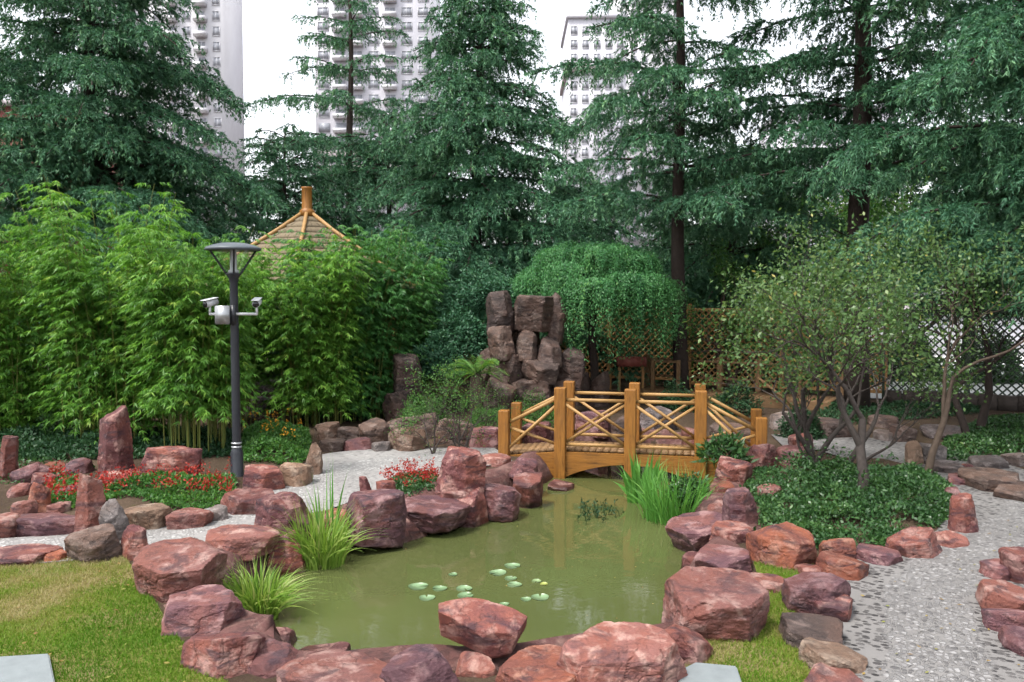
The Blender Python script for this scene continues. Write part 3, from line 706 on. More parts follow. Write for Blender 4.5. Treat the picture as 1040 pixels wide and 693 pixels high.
 (-20,12,470,488,'mauve','block','mauve block behind the dark upright stone at the left frame edge',dict(group=GL)),
 (40,64,470,486,'orange','block','rusty stone between mauve boulders at left',dict(group=GL)),
 (140,166,478,494,'pink','slab','pale base stone under the broad grooved boulder',dict(group=GL)),
 (686,716,598,640,'mauve','boulder','dark waterline stone at the left foot of the largest boulder',dict(group=GP,zb=-.3)),
 (694,722,560,584,'red','slab','low wet stone at the waterline between mauve slab and largest boulder',dict(group=GP,zb=-.28)),
 (428,462,520,538,'red','boulder','low wet stone under the overhanging purple slab',dict(group=GP,zb=-.3)),
 (560,640,655,690,'red','boulder','low wet stone behind the flat orange rock at the front of the pond',dict(group=GP,zb=-.28)),
 (300,352,652,680,'red','boulder','low wet stone behind the wide pale rock at the bottom left of the pond',dict(group=GP,zb=-.28)),
]:
    px_rock(*a[:7],**a[7])
# the tilted slab on its pedestal
px_rock(452,512,658,720,'pink','upright','pink pedestal rock carrying the tilted slab at the bottom of the pond',group=GP,d=.25,Y=5.15)
P=AY(486,654,5.45)
rock('rock',(P.x,P.y,P.z+.05),.62,.34,.20,'block','rock_red',9131,6,(R(16),R(9),R(-10)),.02,.5,'flat red slab tilted upward on a pedestal at the pond front','rock',GP)
# worked stone slabs in the grass
def slab(px,label,th=.05):
    P=[G(x,y,.0) for x,y in px]; c=sum(P,Vector())/len(P)
    bm=bmesh.new(); vs_=[bm.verts.new((p.x-c.x,p.y-c.y,0)) for p in P]; f=bm.faces.new(vs_)
    r=bmesh.ops.extrude_face_region(bm,geom=[f]); bmesh.ops.translate(bm,vec=(0,0,th),verts=[v for v in r['geom'] if isinstance(v,bmesh.types.BMVert)])
    bmesh.ops.recalc_face_normals(bm,faces=bm.faces); bmesh.ops.bevel(bm,geom=list(bm.edges),offset=.008,segments=2,affect='EDGES')
    me=bpy.data.meshes.new('stone_slab'); bm.to_mesh(me); bm.free(); me.materials.append(M['slab'])
    o=bpy.data.objects.new('stone_slab',me); COL.objects.link(o); o.location=(c.x,c.y,.0); return tag(o,label,'slab')
M['slab']=plain('pale_slab',(.17,.19,.195),.75,var=.25,bump=.4,scale=9)
slab([(-30,676),(50,671),(60,720),(-40,730)],'pale white stone slab lying in the left lawn corner')
slab([(706,680),(748,684),(760,720),(684,720),(690,688)],'blue grey stepping slab in the grass at the bottom right')
# ------------------------------------------------------------------ bridge
th=R(12); U=Vector((math.cos(th),-math.sin(th),0)); Nn_=Vector((math.sin(th),math.cos(th),0)); B0=Vector((.716,12.3,0))
def bp(s,n,z): return B0+U*s+Nn_*n+Vector((0,0,z))
br=empty('wooden_bridge',bp(1.013,.46,0),'honey coloured wooden footbridge with crossed rails over the pond end','bridge')
S=[-.852,0,1.027,2.026,2.858]; WID=.92
for n in (0,WID):
    for i,s in enumerate(S):
        end=i in(0,4); pw=.165 if not end else .155
        if end: bar('post',bp(s,n,-.1),bp(s,n,.68),pw,pw,M['wood'],br,.012,U)
        else: bar('post',bp(s,n,-.75),bp(s,n,1.04),pw,pw,M['wood'],br,.012,U)
    sg=0.0
    for i in (1,2):
        a,b=S[i]+.08,S[i+1]-.08
        pole('top_rail',bp(a,n,.86),bp(b,n,.86),.026,M['rail_wood'],br)
        pole('lower_rail',bp(a,n,.20),bp(b,n,.20),.026,M['rail_wood'],br)
        pole('cross_brace',bp(a,n+.012,.23),bp(b,n+.012,.80),.023,M['rail_wood'],br)
        pole('cross_brace',bp(a,n-.036,.80),bp(b,n-.036,.23),.023,M['rail_wood'],br)
    for (i,j) in ((1,0),(3,4)):
        dsg=1 if j>i else -1
        a,b=S[i]+.08*dsg,S[j]-.08*dsg
        pole('ramp_rail',bp(a,n,.86),bp(b,n,.50),.026,M['rail_wood'],br)
        pole('cross_brace',bp(a,n+.012,.20),bp(b,n+.012,.42),.023,M['rail_wood'],br)
        pole('cross_brace',bp(a,n-.036,.76),bp(b,n-.036,.12),.023,M['rail_wood'],br)
# deck boards
def deck_z(s): return .11 if 0<=s<=2.026 else (.11-(-s/.852)*.09 if s<0 else .11-((s-2.026)/.832)*.09)
g=Geo(); ng=Geo(); s=-.86; rgd=random.Random(2)
while s<2.86:
    w_=.098; z=deck_z(s+w_/2); c=bp(s+w_/2,WID/2,z-.016)
    g.box(c,(w_,WID-.19,.03),-th,rgd.random()); s+=w_+.008
M['deck']=woodmat('deck_board',(.19,.10,.04),(.27,.16,.075),(.34,.22,.12),.65)
g.build('deck',M['deck'],br,loc=bp(1.0,.46,.1))
# arched side beams, extruded outline
def beam(n0,t,label=None):
    top=[(S[0]+.08,.005),(0,.085),(S[3],.085),(S[4]-.08,.005)]
    bot=[(S[4]-.08,-.12),(S[3]+.1,-.30),(S[3]-.06,-.30)]
    for k in range(1,16):
        u=k/16; sx=S[3]-.06+(0.06-S[3]+.06)*u; bot.append((sx,-.30+.23*math.sin(math.pi*u)**.8))
    bot+=[(.06,-.30),(-.1,-.30),(S[0]+.08,-.12)]
    P=top+bot; bm=bmesh.new(); f=bm.faces.new([bm.verts.new(bp(s_,n0,z_)) for s_,z_ in P])
    r=bmesh.ops.extrude_face_region(bm,geom=[f]); bmesh.ops.translate(bm,vec=Nn_*t,verts=[v for v in r['geom'] if isinstance(v,bmesh.types.BMVert)])
    bmesh.ops.triangulate(bm,faces=[f_ for f_ in bm.faces if len(f_.verts)>4]); bmesh.ops.recalc_face_normals(bm,faces=bm.faces)
    # local frame with Z along the span so that the grain follows it
    Mx=Matrix((Nn_,Vector((0,0,1)),U)).transposed().to_4x4(); Mx.translation=bp(1.0,n0,0)
    bm.transform(Mx.inverted()); me=bpy.data.meshes.new('arched_beam'); bm.to_mesh(me); bm.free(); me.materials.append(M['wood'])
    o=bpy.data.objects.new('arched_beam',me); COL.objects.link(o); o.matrix_basis=Mx; attach(o,br)
beam(-.03,.06); beam(WID-.03,.06)

# ------------------------------------------------------------------ street lamp with cameras
M['black']=plain('black_paint',(.022,.024,.03),.38,var=.2,scale=20)
M['cap']=plain('grey_lamp_cap',(.075,.088,.10),.45,var=.15)
M['steel']=plain('brushed_steel',(.38,.39,.40),.35,.6,var=.1)
M['white']=plain('white_enamel',(.5,.51,.52),.4,var=.06)
M['lens']=plain('camera_glass',(.012,.012,.016),.12,spec=.6)
mg,nt,out=newmat('lamp_glass'); a_=nt.nodes.new('ShaderNodeBsdfTransparent'); b_=nt.nodes.new('ShaderNodeBsdfGlossy'); b_.inputs['Roughness'].default_value=.08
x_=nt.nodes.new('ShaderNodeMixShader'); x_.inputs[0].default_value=.13; a_.inputs[0].default_value=(.93,.95,.95,1)
nt.links.new(a_.outputs[0],x_.inputs[1]); nt.links.new(b_.outputs[0],x_.inputs[2]); nt.links.new(x_.outputs[0],out.inputs[0]); M['glass']=mg
lb=G(241,488,0); LX,LY=lb.x,lb.y; lz=lambda y:(488-y)/78.3
lamp=empty('street_lamp',(LX,LY,0),'black garden lamp post with a shallow cap and two white cameras','lamp')
C_=(LX,LY,0)
Geo().lathe([(0,0),(.10,0),(.10,.03),(.083,.05),(.080,.36),(.068,.40),(.058,.43)],C_,20).build('base',M['black'],lamp,True,loc=C_)
g=Geo(); [g.lathe([(.06,z-.012),(.068,z-.006),(.068,z+.006),(.06,z+.012)],C_,20) for z in(.44,.49)]; g.build('ring',M['steel'],lamp,True,loc=C_)
Geo().lathe([(.055,.38),(.053,2.2),(.050,2.56),(.056,2.59)],C_,18).build('pole',M['black'],lamp,True,loc=C_)
Geo().lathe([(.056,2.57),(.060,2.61),(.085,2.655),(.10,2.665),(.10,2.68),(0,2.682)],C_,24).build('holder',M['black'],lamp,True,loc=C_)
Geo().lathe([(0,3.075),(.15,3.065),(.26,3.04),(.335,3.01),(.348,2.995),(.345,2.975),(.325,2.968),(0,2.972)],C_,40).build('cap',M['cap'],lamp,True,loc=C_)
for k in range(4):
    a=k*math.pi/2+.35; bar('strut',(LX+.085*math.cos(a),LY+.085*math.sin(a),2.67),(LX+.28*math.cos(a),LY+.28*math.sin(a),2.972),.022,.022,M['black'],lamp,.003)
Geo().lathe([(.078,2.684),(.262,2.968)],C_,32).build('glass',M['glass'],lamp,True,loc=C_)
Geo().lathe([(0,2.683),(.066,2.683),(.066,2.715),(.042,2.73),(.042,2.965),(0,2.966)],C_,18).build('bulb',M['white'],lamp,True,loc=C_)
g=Geo(); g.box((LX-.11,LY-.10,2.15),(.175,.12,.235)); bx_=g.build('control_box',M['steel'],lamp,loc=(LX-.11,LY-.1,2.15))
bmx=bmesh.new(); bmx.from_mesh(bx_.data); bmesh.ops.bevel(bmx,geom=list(bmx.edges),offset=.01,segments=2,affect='EDGES'); bmx.to_mesh(bx_.data); bmx.free()
g=Geo(); g.box((LX+.01,LY-.075,2.15),(.06,.05,.25)); g.build('bracket',M['black'],lamp,loc=(LX,LY,2.15))
pole('crossarm',(LX-.31,LY-.03,2.16),(LX+.31,LY-.03,2.16),.018,M['white'],lamp)
for sx,yaw in ((-1,R(28)),(1,R(-6))):
    cx=LX+sx*.30; cz=2.30; fw=Vector((math.sin(yaw)*-1,-math.cos(yaw),-.18)).normalized()
    pole('camera_stem',(cx,LY-.03,2.165),(cx,LY-.03,2.26),.015,M['white'],lamp)
    c0=Vector((cx,LY-.02,cz)); 
    h=pole('security_camera',c0-fw*.10,c0+fw*.085,.046,M['white'],lamp,18)
    pole('camera_front',c0+fw*.083,c0+fw*.092,.042,M['lens'],h,18)
    b2=bar('sun_shield',c0-fw*.10+Vector((0,0,.052)),c0+fw*.12+Vector((0,0,.052)),.10,.010,M['white'],h,.004,Vector((0,0,1)).cross(fw))

# ------------------------------------------------------------------ pavilion
PV=AY(312,219,19.0); PX,PY=PV.x,PV.y
pav=empty('pavilion',(PX,PY,0),'small garden pavilion with a pale shingled pyramid roof behind the bamboo','pavilion')
M['shingle']=woodmat('pale_shingle',(.13,.098,.060),(.19,.148,.092),(.24,.19,.125),.75,1.5)
g=Geo(); ns=13; rt,re=.12,2.75; zt,ze=4.20,2.55; a0=R(-83)
def rz_(t): return zt+(ze-zt)*t**.93, rt+(re-rt)*t
for k in range(6):
    A=a0+k*math.pi/3; Bq=A+math.pi/3
    for c in range(ns):
        z0,r0=rz_(c/ns); z1,r1=rz_((c+1)/ns)
        nb=max(2,int(r1*6))
        for b in range(nb):
            u0,u1=b/nb,(b+1)/nb-.006/max(r1,.2)
            def pt(r,u,z): return ((1-u)*math.cos(A)+u*math.cos(Bq))*r+PX, ((1-u)*math.sin(A)+u*math.sin(Bq))*r+PY, z
            jz=random.Random(k*991+c*31+b).uniform(0,.014)
            v=[pt(r0*.98,u0,z0+.0),pt(r0*.98,u1,z0),pt(r1,u1,z1+.035+jz),pt(r1,u0,z1+.035+jz),pt(r1,u1,z1+.002),pt(r1,u0,z1+.002)]
            g.add(v,[(0,3,2,1),(3,5,4,2)],None,np.full(6,.5))
roof=g.build('roof',M['shingle'],pav,loc=(PX,PY,ze))
g=Geo()
for k in range(6):
    A=a0+k*math.pi/3
    g.tube([(PX+math.cos(A)*rz_(t)[1],PY+math.sin(A)*rz_(t)[1],rz_(t)[0]+.05) for t in np.linspace(0,1,6)],.045,6)
g.build('hip_ridge',M['rail_wood'],roof,loc=(PX,PY,ze))
Geo().lathe([(0,4.18),(.17,4.18),(.17,4.30),(.13,4.33),(.115,4.36),(.115,4.78),(.125,4.80),(.125,4.83),(0,4.84)],(PX,PY,0),16).build('finial',M['wood'],roof,True,loc=(PX,PY,4.2))
for k in range(6):
    A=a0+k*math.pi/3; x,y=PX+2.2*math.cos(A),PY+2.2*math.sin(A)
    pole('column',(x,y,0),(x,y,2.75),.09,M['wood'],pav,14)
    B2=A+math.pi/3; bar('eave_beam',(x,y,2.62),(PX+2.2*math.cos(B2),PY+2.2*math.sin(B2),2.62),.10,.16,M['wood'],pav,.008)

# ------------------------------------------------------------------ lattice fence
def lattice(name,a,b,h0,h1,label,group):
    a=Vector(a); b=Vector(b); L=(b-a).length; e=(b-a)/L; n=Vector((-e.y,e.x,0)); Z=Vector((0,0,1))
    f=empty(name,a,label,'fence',group); k=max(1,round(L/2.1)); st=L/k
    for i in range(k+1):
        p=a+e*st*i; bar('post',p+Z*-.2,p+Z*(h1+.14),.11,.11,M['old_wood'],f,.008,e)
    for i in range(k):
        p=a+e*(st*i+.055); w_=st-.11
        for z in (h0,h1): bar('rail',p+Z*z,p+e*w_+Z*z,.07,.06,M['old_wood'],f,.005,Z)
        g=Geo(); hh=h1-h0-.06; sp=.165; tw=.034
        o=p+Z*(h0+.03)
        for sgn,off in((1,-.009),(-1,.009)):
            x=-hh
            while x<w_:
                x0,z0,x1,z1=(x,0,x+hh,hh) if sgn>0 else (x+hh,0,x,hh)
                # clip to the panel in x
                def clip(xa,za,xb,zb):
                    pts=[(xa,za),(xb,zb)]
                    t0,t1=0.,1.; dx=xb-xa
                    for lim,s_ in((0,1),(w_,-1)):
                        qa=(xa-lim)*s_; qb=(xb-lim)*s_
                        if qa<0 and qb<0: return None
                        if qa<0: t0=max(t0,qa/(qa-qb))
                        if qb<0: t1=min(t1,qa/(qa-qb))
                    if t1-t0<.02: return None
                    return (xa+dx*t0,za+(zb-za)*t0,xa+dx*t1,za+(zb-za)*t1)
                c=clip(x0,z0,x1,z1)
                if c:
                    A=o+e*c[0]+Z*c[1]+n*off; B=o+e*c[2]+Z*c[3]+n*off; d_=(B-A).normalized(); s_=d_.cross(n)
                    v=[]
                    for q in(A,B):
                        for (i1,i2) in((-1,-1),(1,-1),(1,1),(-1,1)): v.append(q+s_*tw*.5*i1+n*.008*i2)
                    g.add(v,[(0,1,5,4),(1,2,6,5),(2,3,7,6),(3,0,4,7)])
                x+=sp
        g.build('lattice_panel',M['old_wood'],f,loc=p)
    return f
FA=AY(345,330,24.5); FB=AY(700,330,20.8); FM=AY(900,330,18.8); FC=AY(1075,330,17.4)
q=lambda p:(p.x,p.y,0)
lattice('lattice_fence',q(FA),q(FB),.30,2.05,'wooden lattice fence seen behind the rockery and the weeping tree','lattice fences')
lattice('lattice_fence',q(FB),q(FM),.22,2.05,'honey brown lattice fence behind the crabapples and the boardwalk','lattice fences')
fence_wood=M['old_wood']; M['old_wood']=woodmat('backlit_green_wood',(.028,.045,.03),(.045,.065,.042),(.07,.085,.055),.65)  # right lattice section: backlit darkness put into the wood colour
lattice('lattice_fence',q(FM),q(FC),.08,2.05,'dark green lattice fence with its backlit look put into the colour at far right','lattice fences')
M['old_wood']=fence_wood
# low plinth along the right fence
pa=Vector(q(FM)); pb_=Vector(q(FC)); pe=(pb_-pa).normalized(); pn=Vector((pe.y,-pe.x,0))
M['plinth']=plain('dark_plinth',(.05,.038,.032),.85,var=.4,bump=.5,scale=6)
g=Geo(); L_=(pb_-pa).length; k=9
for i in range(k):
    cc=pa+pe*(L_*(i+.5)/k)+pn*.34+Vector((0,0,.14)); g.box(cc,(L_/k-.015,.30,.30+.02*((i*7)%3)),math.atan2(pe.y,pe.x))
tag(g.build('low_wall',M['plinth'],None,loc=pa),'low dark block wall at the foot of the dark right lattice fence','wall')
# ------------------------------------------------------------------ boardwalk with railing in front of the fence
M['walk_wood']=woodmat('shaded_walk_wood',(.12,.065,.03),(.19,.11,.05),(.25,.16,.08),.7)  # boardwalk wood coloured darker to stand in for shade
bw=empty('boardwalk',AY(740,400,18.6),'wooden boardwalk with a low railing along the lattice fence','boardwalk'); 
bw.location.z=0
bA=AY(640,395,19.6); bB=AY(845,405,17.2); e=(bB-bA); e.z=0; Lb=e.length; e.normalize(); n=Vector((-e.y,e.x,0)); Z=Vector((0,0,1)); bA=Vector((bA.x,bA.y,0))
g=Geo(); k=int(Lb/.14)
for i in range(k): g.box(bA+e*(i*.14+.07)+n*.55+Z*.17,(.13,1.1,.035),math.atan2(e.y,e.x),.5)
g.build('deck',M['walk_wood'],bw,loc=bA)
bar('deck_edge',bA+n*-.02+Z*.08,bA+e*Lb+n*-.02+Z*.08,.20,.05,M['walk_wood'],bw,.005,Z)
npst=6
for side in (1.06,):
    for i in range(npst):
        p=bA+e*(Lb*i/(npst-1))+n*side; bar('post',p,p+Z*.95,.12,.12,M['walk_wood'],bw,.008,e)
    for i in range(npst-1):
        p=bA+e*(Lb*i/(npst-1)+.06)+n*side; p2=bA+e*(Lb*(i+1)/(npst-1)-.06)+n*side
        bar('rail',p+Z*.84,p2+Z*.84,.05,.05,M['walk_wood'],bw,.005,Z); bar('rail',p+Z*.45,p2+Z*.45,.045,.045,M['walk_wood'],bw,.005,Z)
for i in (0,1): 
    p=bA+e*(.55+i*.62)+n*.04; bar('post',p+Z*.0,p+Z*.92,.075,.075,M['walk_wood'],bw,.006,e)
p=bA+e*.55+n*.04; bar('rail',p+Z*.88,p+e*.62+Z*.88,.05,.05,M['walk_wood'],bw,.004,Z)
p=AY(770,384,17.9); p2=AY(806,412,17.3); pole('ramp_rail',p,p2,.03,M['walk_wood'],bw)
# reddish planter box by the fence
P=AY(641,372,19.9); g=Geo()
for (c,d) in (((0,-.14,.11),(.62,.03,.22)),((0,.14,.11),(.62,.03,.22)),((-.325,0,.11),(.03,.31,.22)),((.325,0,.11),(.03,.31,.22)),((0,0,.02),(.62,.25,.03))): g.box((P.x+c[0],P.y+c[1],P.z+c[2]),d)
M['redbox']=plain('red_brown_paint',(.26,.07,.055),.6,var=.25)
pb=tag(g.build('planter_box',M['redbox'],None,loc=(P.x,P.y,P.z)),'dull red planter box on wooden legs in front of the lattice fence','planter')
for sx in(-.28,.28): bar('leg',(P.x+sx,P.y,P.z+.0),(P.x+sx,P.y,0),.06,.06,M['old_wood'],pb)

# ------------------------------------------------------------------ tower blocks
M['tower_white']=plain('pale_tower_wall',(.56,.55,.575),.8,var=.06,scale=.2)  # tower wall tones paled to stand in for distance haze
M['tower_lilac']=plain('lilac_tower_wall',(.50,.49,.53),.8,var=.06,scale=.2)
M['tower_pink']=plain('pink_tower_band',(.48,.42,.435),.8,var=.06,scale=.2)
M['win_glass']=plain('window_glass',(.30,.31,.345),.4,spec=.4,var=.5,scale=.4)  # pane colour lightened, so haze fades the window contrast
M['win_frame']=plain('window_frame',(.52,.52,.55),.5)
def window_mesh(w,h):
    g=Geo(); t=.12
    g.box((0,-.02,h/2-t/2),(w,.16,t)); g.box((0,-.02,-h/2+t/2),(w,.16,t)); g.box((-w/2+t/2,-.02,0),(t,.16,h-2*t)); g.box((w/2-t/2,-.02,0),(t,.16,h-2*t)); g.box((0,-.02,0),(.10,.12,h-2*t))
    return g
def tower(name,x0,x1,ytop,D,m,label,cols,fl=3.0,winw=1.7,depth=22,balc=None,zone=(0,300),ang=0,band=None):
    A=AY(x0,300,D); B=AY(x1,300,D); zt=AY(x0,ytop,D).z; wd=B.x-A.x; cx=(A.x+B.x)/2
    t=empty(name,(cx,D,0),label,'building')
    g=Geo(); g.box((cx,D+depth/2,zt/2),(wd,depth,zt)); g.box((cx,D+depth/2,zt+.5),(wd+.8,depth+.8,1.0)); wall=g.build('wall',M[m],t,loc=(cx,D,0))
    if band:
        g=Geo(); 
        for z in band: g.box((cx,D+depth/2,z),(wd+1.2,depth+1.2,1.6))
        g.build('floor_band',M['tower_pink'],t,loc=(cx,D,0))
    xs=np.linspace(A.x,B.x,cols+1); xs=(xs[1:]+xs[:-1])/2
    wm=window_mesh(winw,1.9); first=None; rest=Geo(); glass=Geo(); cells=[]
    z=zt-2.6
    while z>2: 
        for i,x in enumerate(xs): cells.append((x,z,i))
        z-=fl
    ypx=lambda z: 300-(z-CAMZ)*FPX/D
    vis=[c for c in cells if zone[0]-4<=ypx(c[1])<=zone[1]][:100]
    vs_=set(vis)
    for c in cells:
        x,z,i=c
        if c in vs_:
            if first is None:
                first=wm.build('window',M['win_frame'],t); first.matrix_basis=Matrix.Translation((x,D,z)); first.matrix_parent_inverse=wmat(t).inverted()
                g2=Geo(); g2.box((0,.0,0),(winw-.24,.06,1.66)); pane=g2.build('pane',M['win_glass'],None); pane.parent=first; pane.matrix_parent_inverse=Matrix()
            else:
                w2=first.copy(); COL.objects.link(w2); w2.matrix_basis=Matrix.Translation((x,D,z))
                p2=pane.copy(); COL.objects.link(p2); p2.parent=w2
        else: rest.box((x,D-.05,z),(winw,.2,1.9))
    if rest.n: tag(rest.build('far_windows',M['win_glass'],t,loc=(cx,D,0)),kind='stuff')
    if balc:
        for i in balc:
            nb=0; z=zt-2.6; g=None
            while z>2:
                if zone[0]-6<=ypx(z)<=zone[1]+6 and nb<40:
                    if nb==0:
                        g=Geo(); g.box((0,-.7,-1.2),(wd/cols*.8,1.5,.16)); g.box((0,-1.42,-.75),(wd/cols*.8,.08,.8)); g.box((-wd/cols*.4,-.7,-.75),(.08,1.4,.8)); g.box((wd/cols*.4,-.7,-.75),(.08,1.4,.8))
                        bo=g.build('balcony',M['tower_white'],t); bo.matrix_basis=Matrix.Translation((xs[i],D,z)); bo.matrix_parent_inverse=wmat(t).inverted()
                    else:
                        b2=bo.copy(); COL.objects.link(b2); b2.matrix_basis=Matrix.Translation((xs[i],D,z))
                    nb+=1
                z-=fl
    return t
tower('tower_block',85,232,-60,170,'tower_white','white tower block with rows of small windows behind the big left cedar',10,3.0,1.5,zone=(-5,150),balc=[3,6,8],depth=12)
tower('tower_block',323,440,-60,185,'tower_lilac','lilac grey tower block behind the thin cedar in the middle',7,3.1,2.4,zone=(-5,130),balc=[1,2,4],band=[30,33])
tower('tower_block',576,634,19,190,'tower_lilac','pale tower block with a flat roof right of the central cedar',5,3.0,1.5,zone=(15,170),band=[53,23])
tower('tower_block',626,690,-30,230,'tower_white','taller white tower block behind the flat roofed pale tower',6,3.0,1.6,zone=(-5,170))
tower('tower_block',802,905,112,165,'tower_lilac','lower lilac tower block glimpsed behind the tall right cedar trunk',7,3.0,2.0,zone=(100,215),balc=[3,4])
# low red building far left, pale wall and low house beyond the fence
def lowhouse(name,x0,x1,ytop,D,m,label,depth=8,wins=4,roofm='tower_pink'):
    A=AY(x0,300,D); B=AY(x1,300,D); zt=AY(x0,ytop,D).z; cx=(A.x+B.x)/2; wd=B.x-A.x
    t=empty(name,(cx,D,0),label,'building'); g=Geo(); g.box((cx,D+depth/2,zt/2),(wd,depth,zt)); g.build('wall',M[m],t,loc=(cx,D,0))
    g=Geo(); g.box((cx,D+depth/2,zt+.15),(wd+.6,depth+.6,.3)); g.build('roof',M[roofm],t,loc=(cx,D,0))
    for k in range(wins):
        x=A.x+wd*(k+.5)/wins; f=bar('window',(x-.8,D-.02,zt*.55),(x+.8,D-.02,zt*.55),1.5,.12,M['win_frame'],t,.01,(0,0,1)); bar('pane',(x-.7,D-.09,zt*.55),(x+.7,D-.09,zt*.55),1.3,.02,M['win_glass'],f,0,(0,0,1))
M['brick_red']=plain('red_brick',(.20,.065,.055),.85,var=.2,scale=6)
lowhouse('brick_house',-160,84,108,48,'brick_red','red brick building glimpsed through the big left cedar',10,6)
lowhouse('garage',740,1500,318,33,'tower_white','long low white building beyond the right lattice fence',8,0)
# ------------------------------------------------------------------ cedars
def cedar(px,D,Ht,Rl,label,seed,zlo=1.5,dz=.42,nb=5,dens=1.0,m='cedar',r0=.2,power=.85,droop=.30,vis=(0,99),flat=1.0,gap=0.0,az0=None,azs=math.pi,spread=.30):
    rg=np.random.default_rng(seed); P=AY(px,300,D); bx,by=P.x,P.y
    t=empty('cedar_tree',(bx,by,0),label,'tree',None)
    lean=rg.normal(0,.012,2)
    tk=Geo(); zs=np.linspace(0,Ht,16)
    axis_=lambda z: np.array([bx+lean[0]*z+.05*math.sin(z*.7+seed),by+lean[1]*z+.05*math.cos(z*.6+seed),z])
    tk.tube([axis_(z) for z in zs],r0*(1-zs/Ht)**.8*1.0+.015,10); tk.build('trunk',M['dark_bark'],t,True,loc=(bx,by,0))
    br_=Geo(); cr=Geo(); z=zlo
    while z<Ht-.15:
        fr=(z-zlo*.0)/Ht; Lm=Rl*max(1-fr,0.02)**power
        n=nb if Lm>1 else 4
        a0=rg.uniform(0,6.28)
        for k in range(n):
            if gap and rg.random()<gap: continue
            a=a0+6.283*k/n+rg.normal(0,.25)
            if az0 is not None and abs((a-az0+math.pi)%(2*math.pi)-math.pi)>azs: continue
            L=Lm*rg.uniform(.62,1.12); L=max(L,.35)
            el=rg.uniform(.05,.26)+.35*max(0,fr-.55)*2
            zz=z+rg.uniform(-.15,.15); o=axis_(zz)
            s=np.linspace(0,1,9); dirh=np.array([math.cos(a),math.sin(a),0.]); side=np.array([-math.sin(a),math.cos(a),0.])
            bend=rg.normal(0,.12)
            def at(s_):
                s_=np.asarray(s_)[...,None]
                return o+dirh*L*s_+side*L*bend*s_**2+np.array([0,0,1.])*(L*math.tan(el)*s_-droop*L*s_**2.6)
            br_.tube(at(s),.012+.030*L/4*(1-s)+.0,5,cap=False)
            # secondary boughs in a flat fan, then pendulous branchlets on all of them
            n2=max(5,int(L/.20)); s2=np.sort(rg.uniform(.08,.97,n2)); sg=np.where(np.arange(n2)%2==0,1.,-1.)
            l2=np.minimum(spread*L*(1-s2)**.5+.20,1.5)*rg.uniform(.7,1.15,n2); an=rg.uniform(.7,1.15,n2)
            d2=dirh*np.cos(an)[:,None]+side*(sg*np.sin(an))[:,None]; o2=at(s2)
            st=.070/dens
            k2=np.maximum(2,(l2/st).astype(int)); i2=np.repeat(np.arange(n2),k2); u2=rg.uniform(0.0,1.0,k2.sum())
            km=max(4,int(L/st*1.2)); um=rg.uniform(.12,1.0,km)
            bo=np.vstack([o2[i2]+d2[i2]*(l2[i2]*u2)[:,None]-np.array([0,0,1.])*(l2[i2]*.22*u2**2)[:,None], at(um)])
            bd=np.vstack([d2[i2],np.tile(dirh,(km,1))]); nb_=len(bo)
            ry=rg.normal(0,.75,nb_); bd=np.column_stack([bd[:,0]*np.cos(ry)-bd[:,1]*np.sin(ry),bd[:,0]*np.sin(ry)+bd[:,1]*np.cos(ry),np.zeros(nb_)])
            bl=rg.uniform(.18,.50,nb_)*min(1,.5+L/3); hang=rg.uniform(.7,1.9,nb_); lift=rg.uniform(.0,.22,nb_)
            kk=np.maximum(3,(bl/(.036/dens)).astype(int)); ix=np.repeat(np.arange(nb_),kk); tot=len(ix)
            u=rg.uniform(0,1,tot); l=bl[ix]; hg=hang[ix]
            pos=bo[ix]+bd[ix]*(l*u*(1-.22*hg*u))[:,None]; pos[:,2]+=l*(lift[ix]*u*2-hg*.75*u**2)
            pos+=rg.normal(0,.012,(tot,3))
            tang=bd[ix]*np.maximum(.1,1-.44*hg*u)[:,None]; tang[:,2]+=lift[ix]*2-1.5*hg*u; tang=unit(tang)
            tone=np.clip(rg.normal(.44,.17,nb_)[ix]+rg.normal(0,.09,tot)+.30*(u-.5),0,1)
            for q in range(3):
                d=unit(tang*1.0+rdirs(rg,tot)*.72)
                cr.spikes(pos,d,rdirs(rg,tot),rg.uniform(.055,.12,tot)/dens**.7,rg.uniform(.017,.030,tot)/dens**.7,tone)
        z+=dz*rg.uniform(.75,1.25)*(1.0 if fr<.7 else .7)
    # leader
    k=60; pz=rg.uniform(0,1,k); pp=np.array([axis_(Ht-.8*x) for x in pz]); cr.spikes(pp,unit(rdirs(rg,k)+np.array([0,0,.8])),rdirs(rg,k),.13,.03,rg.uniform(.3,.8,k))
    br_.build('limbs',M['dark_bark'],t,True,loc=(bx,by,0)); cr.build('crown',M[m],t,loc=(bx,by,0))
    return t
cedar(97,20,14.5,5.6,'big blue green cedar with layered boughs behind the left bamboo',11,zlo=1.8,dz=.66,nb=9,dens=.95,r0=.24,power=.72,droop=.40)
cedar(357,33,16.5,7.0,'thin open cedar with long bare boughs left of the central cedar',12,zlo=7.0,dz=1.35,nb=6,dens=.65,m='cedar',r0=.20,power=.8,gap=.12,droop=.22,spread=.22)
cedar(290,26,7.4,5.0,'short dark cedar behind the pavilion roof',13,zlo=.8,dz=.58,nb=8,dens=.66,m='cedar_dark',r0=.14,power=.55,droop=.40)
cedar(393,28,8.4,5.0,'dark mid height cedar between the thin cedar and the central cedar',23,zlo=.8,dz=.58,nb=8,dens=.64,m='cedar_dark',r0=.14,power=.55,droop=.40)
cedar(484,23.5,12.6,5.5,'tall conical cedar with tiered boughs in the centre',14,zlo=1.6,dz=.54,nb=9,dens=.88,r0=.20,power=.85,droop=.38)
cedar(692,19.5,13.5,5.2,'open cedar with long drooping boughs and dark trunk right of centre',15,zlo=4.4,dz=1.0,nb=6,dens=1.0,m='cedar',r0=.17,power=.5,droop=.26,gap=.08,spread=.24)
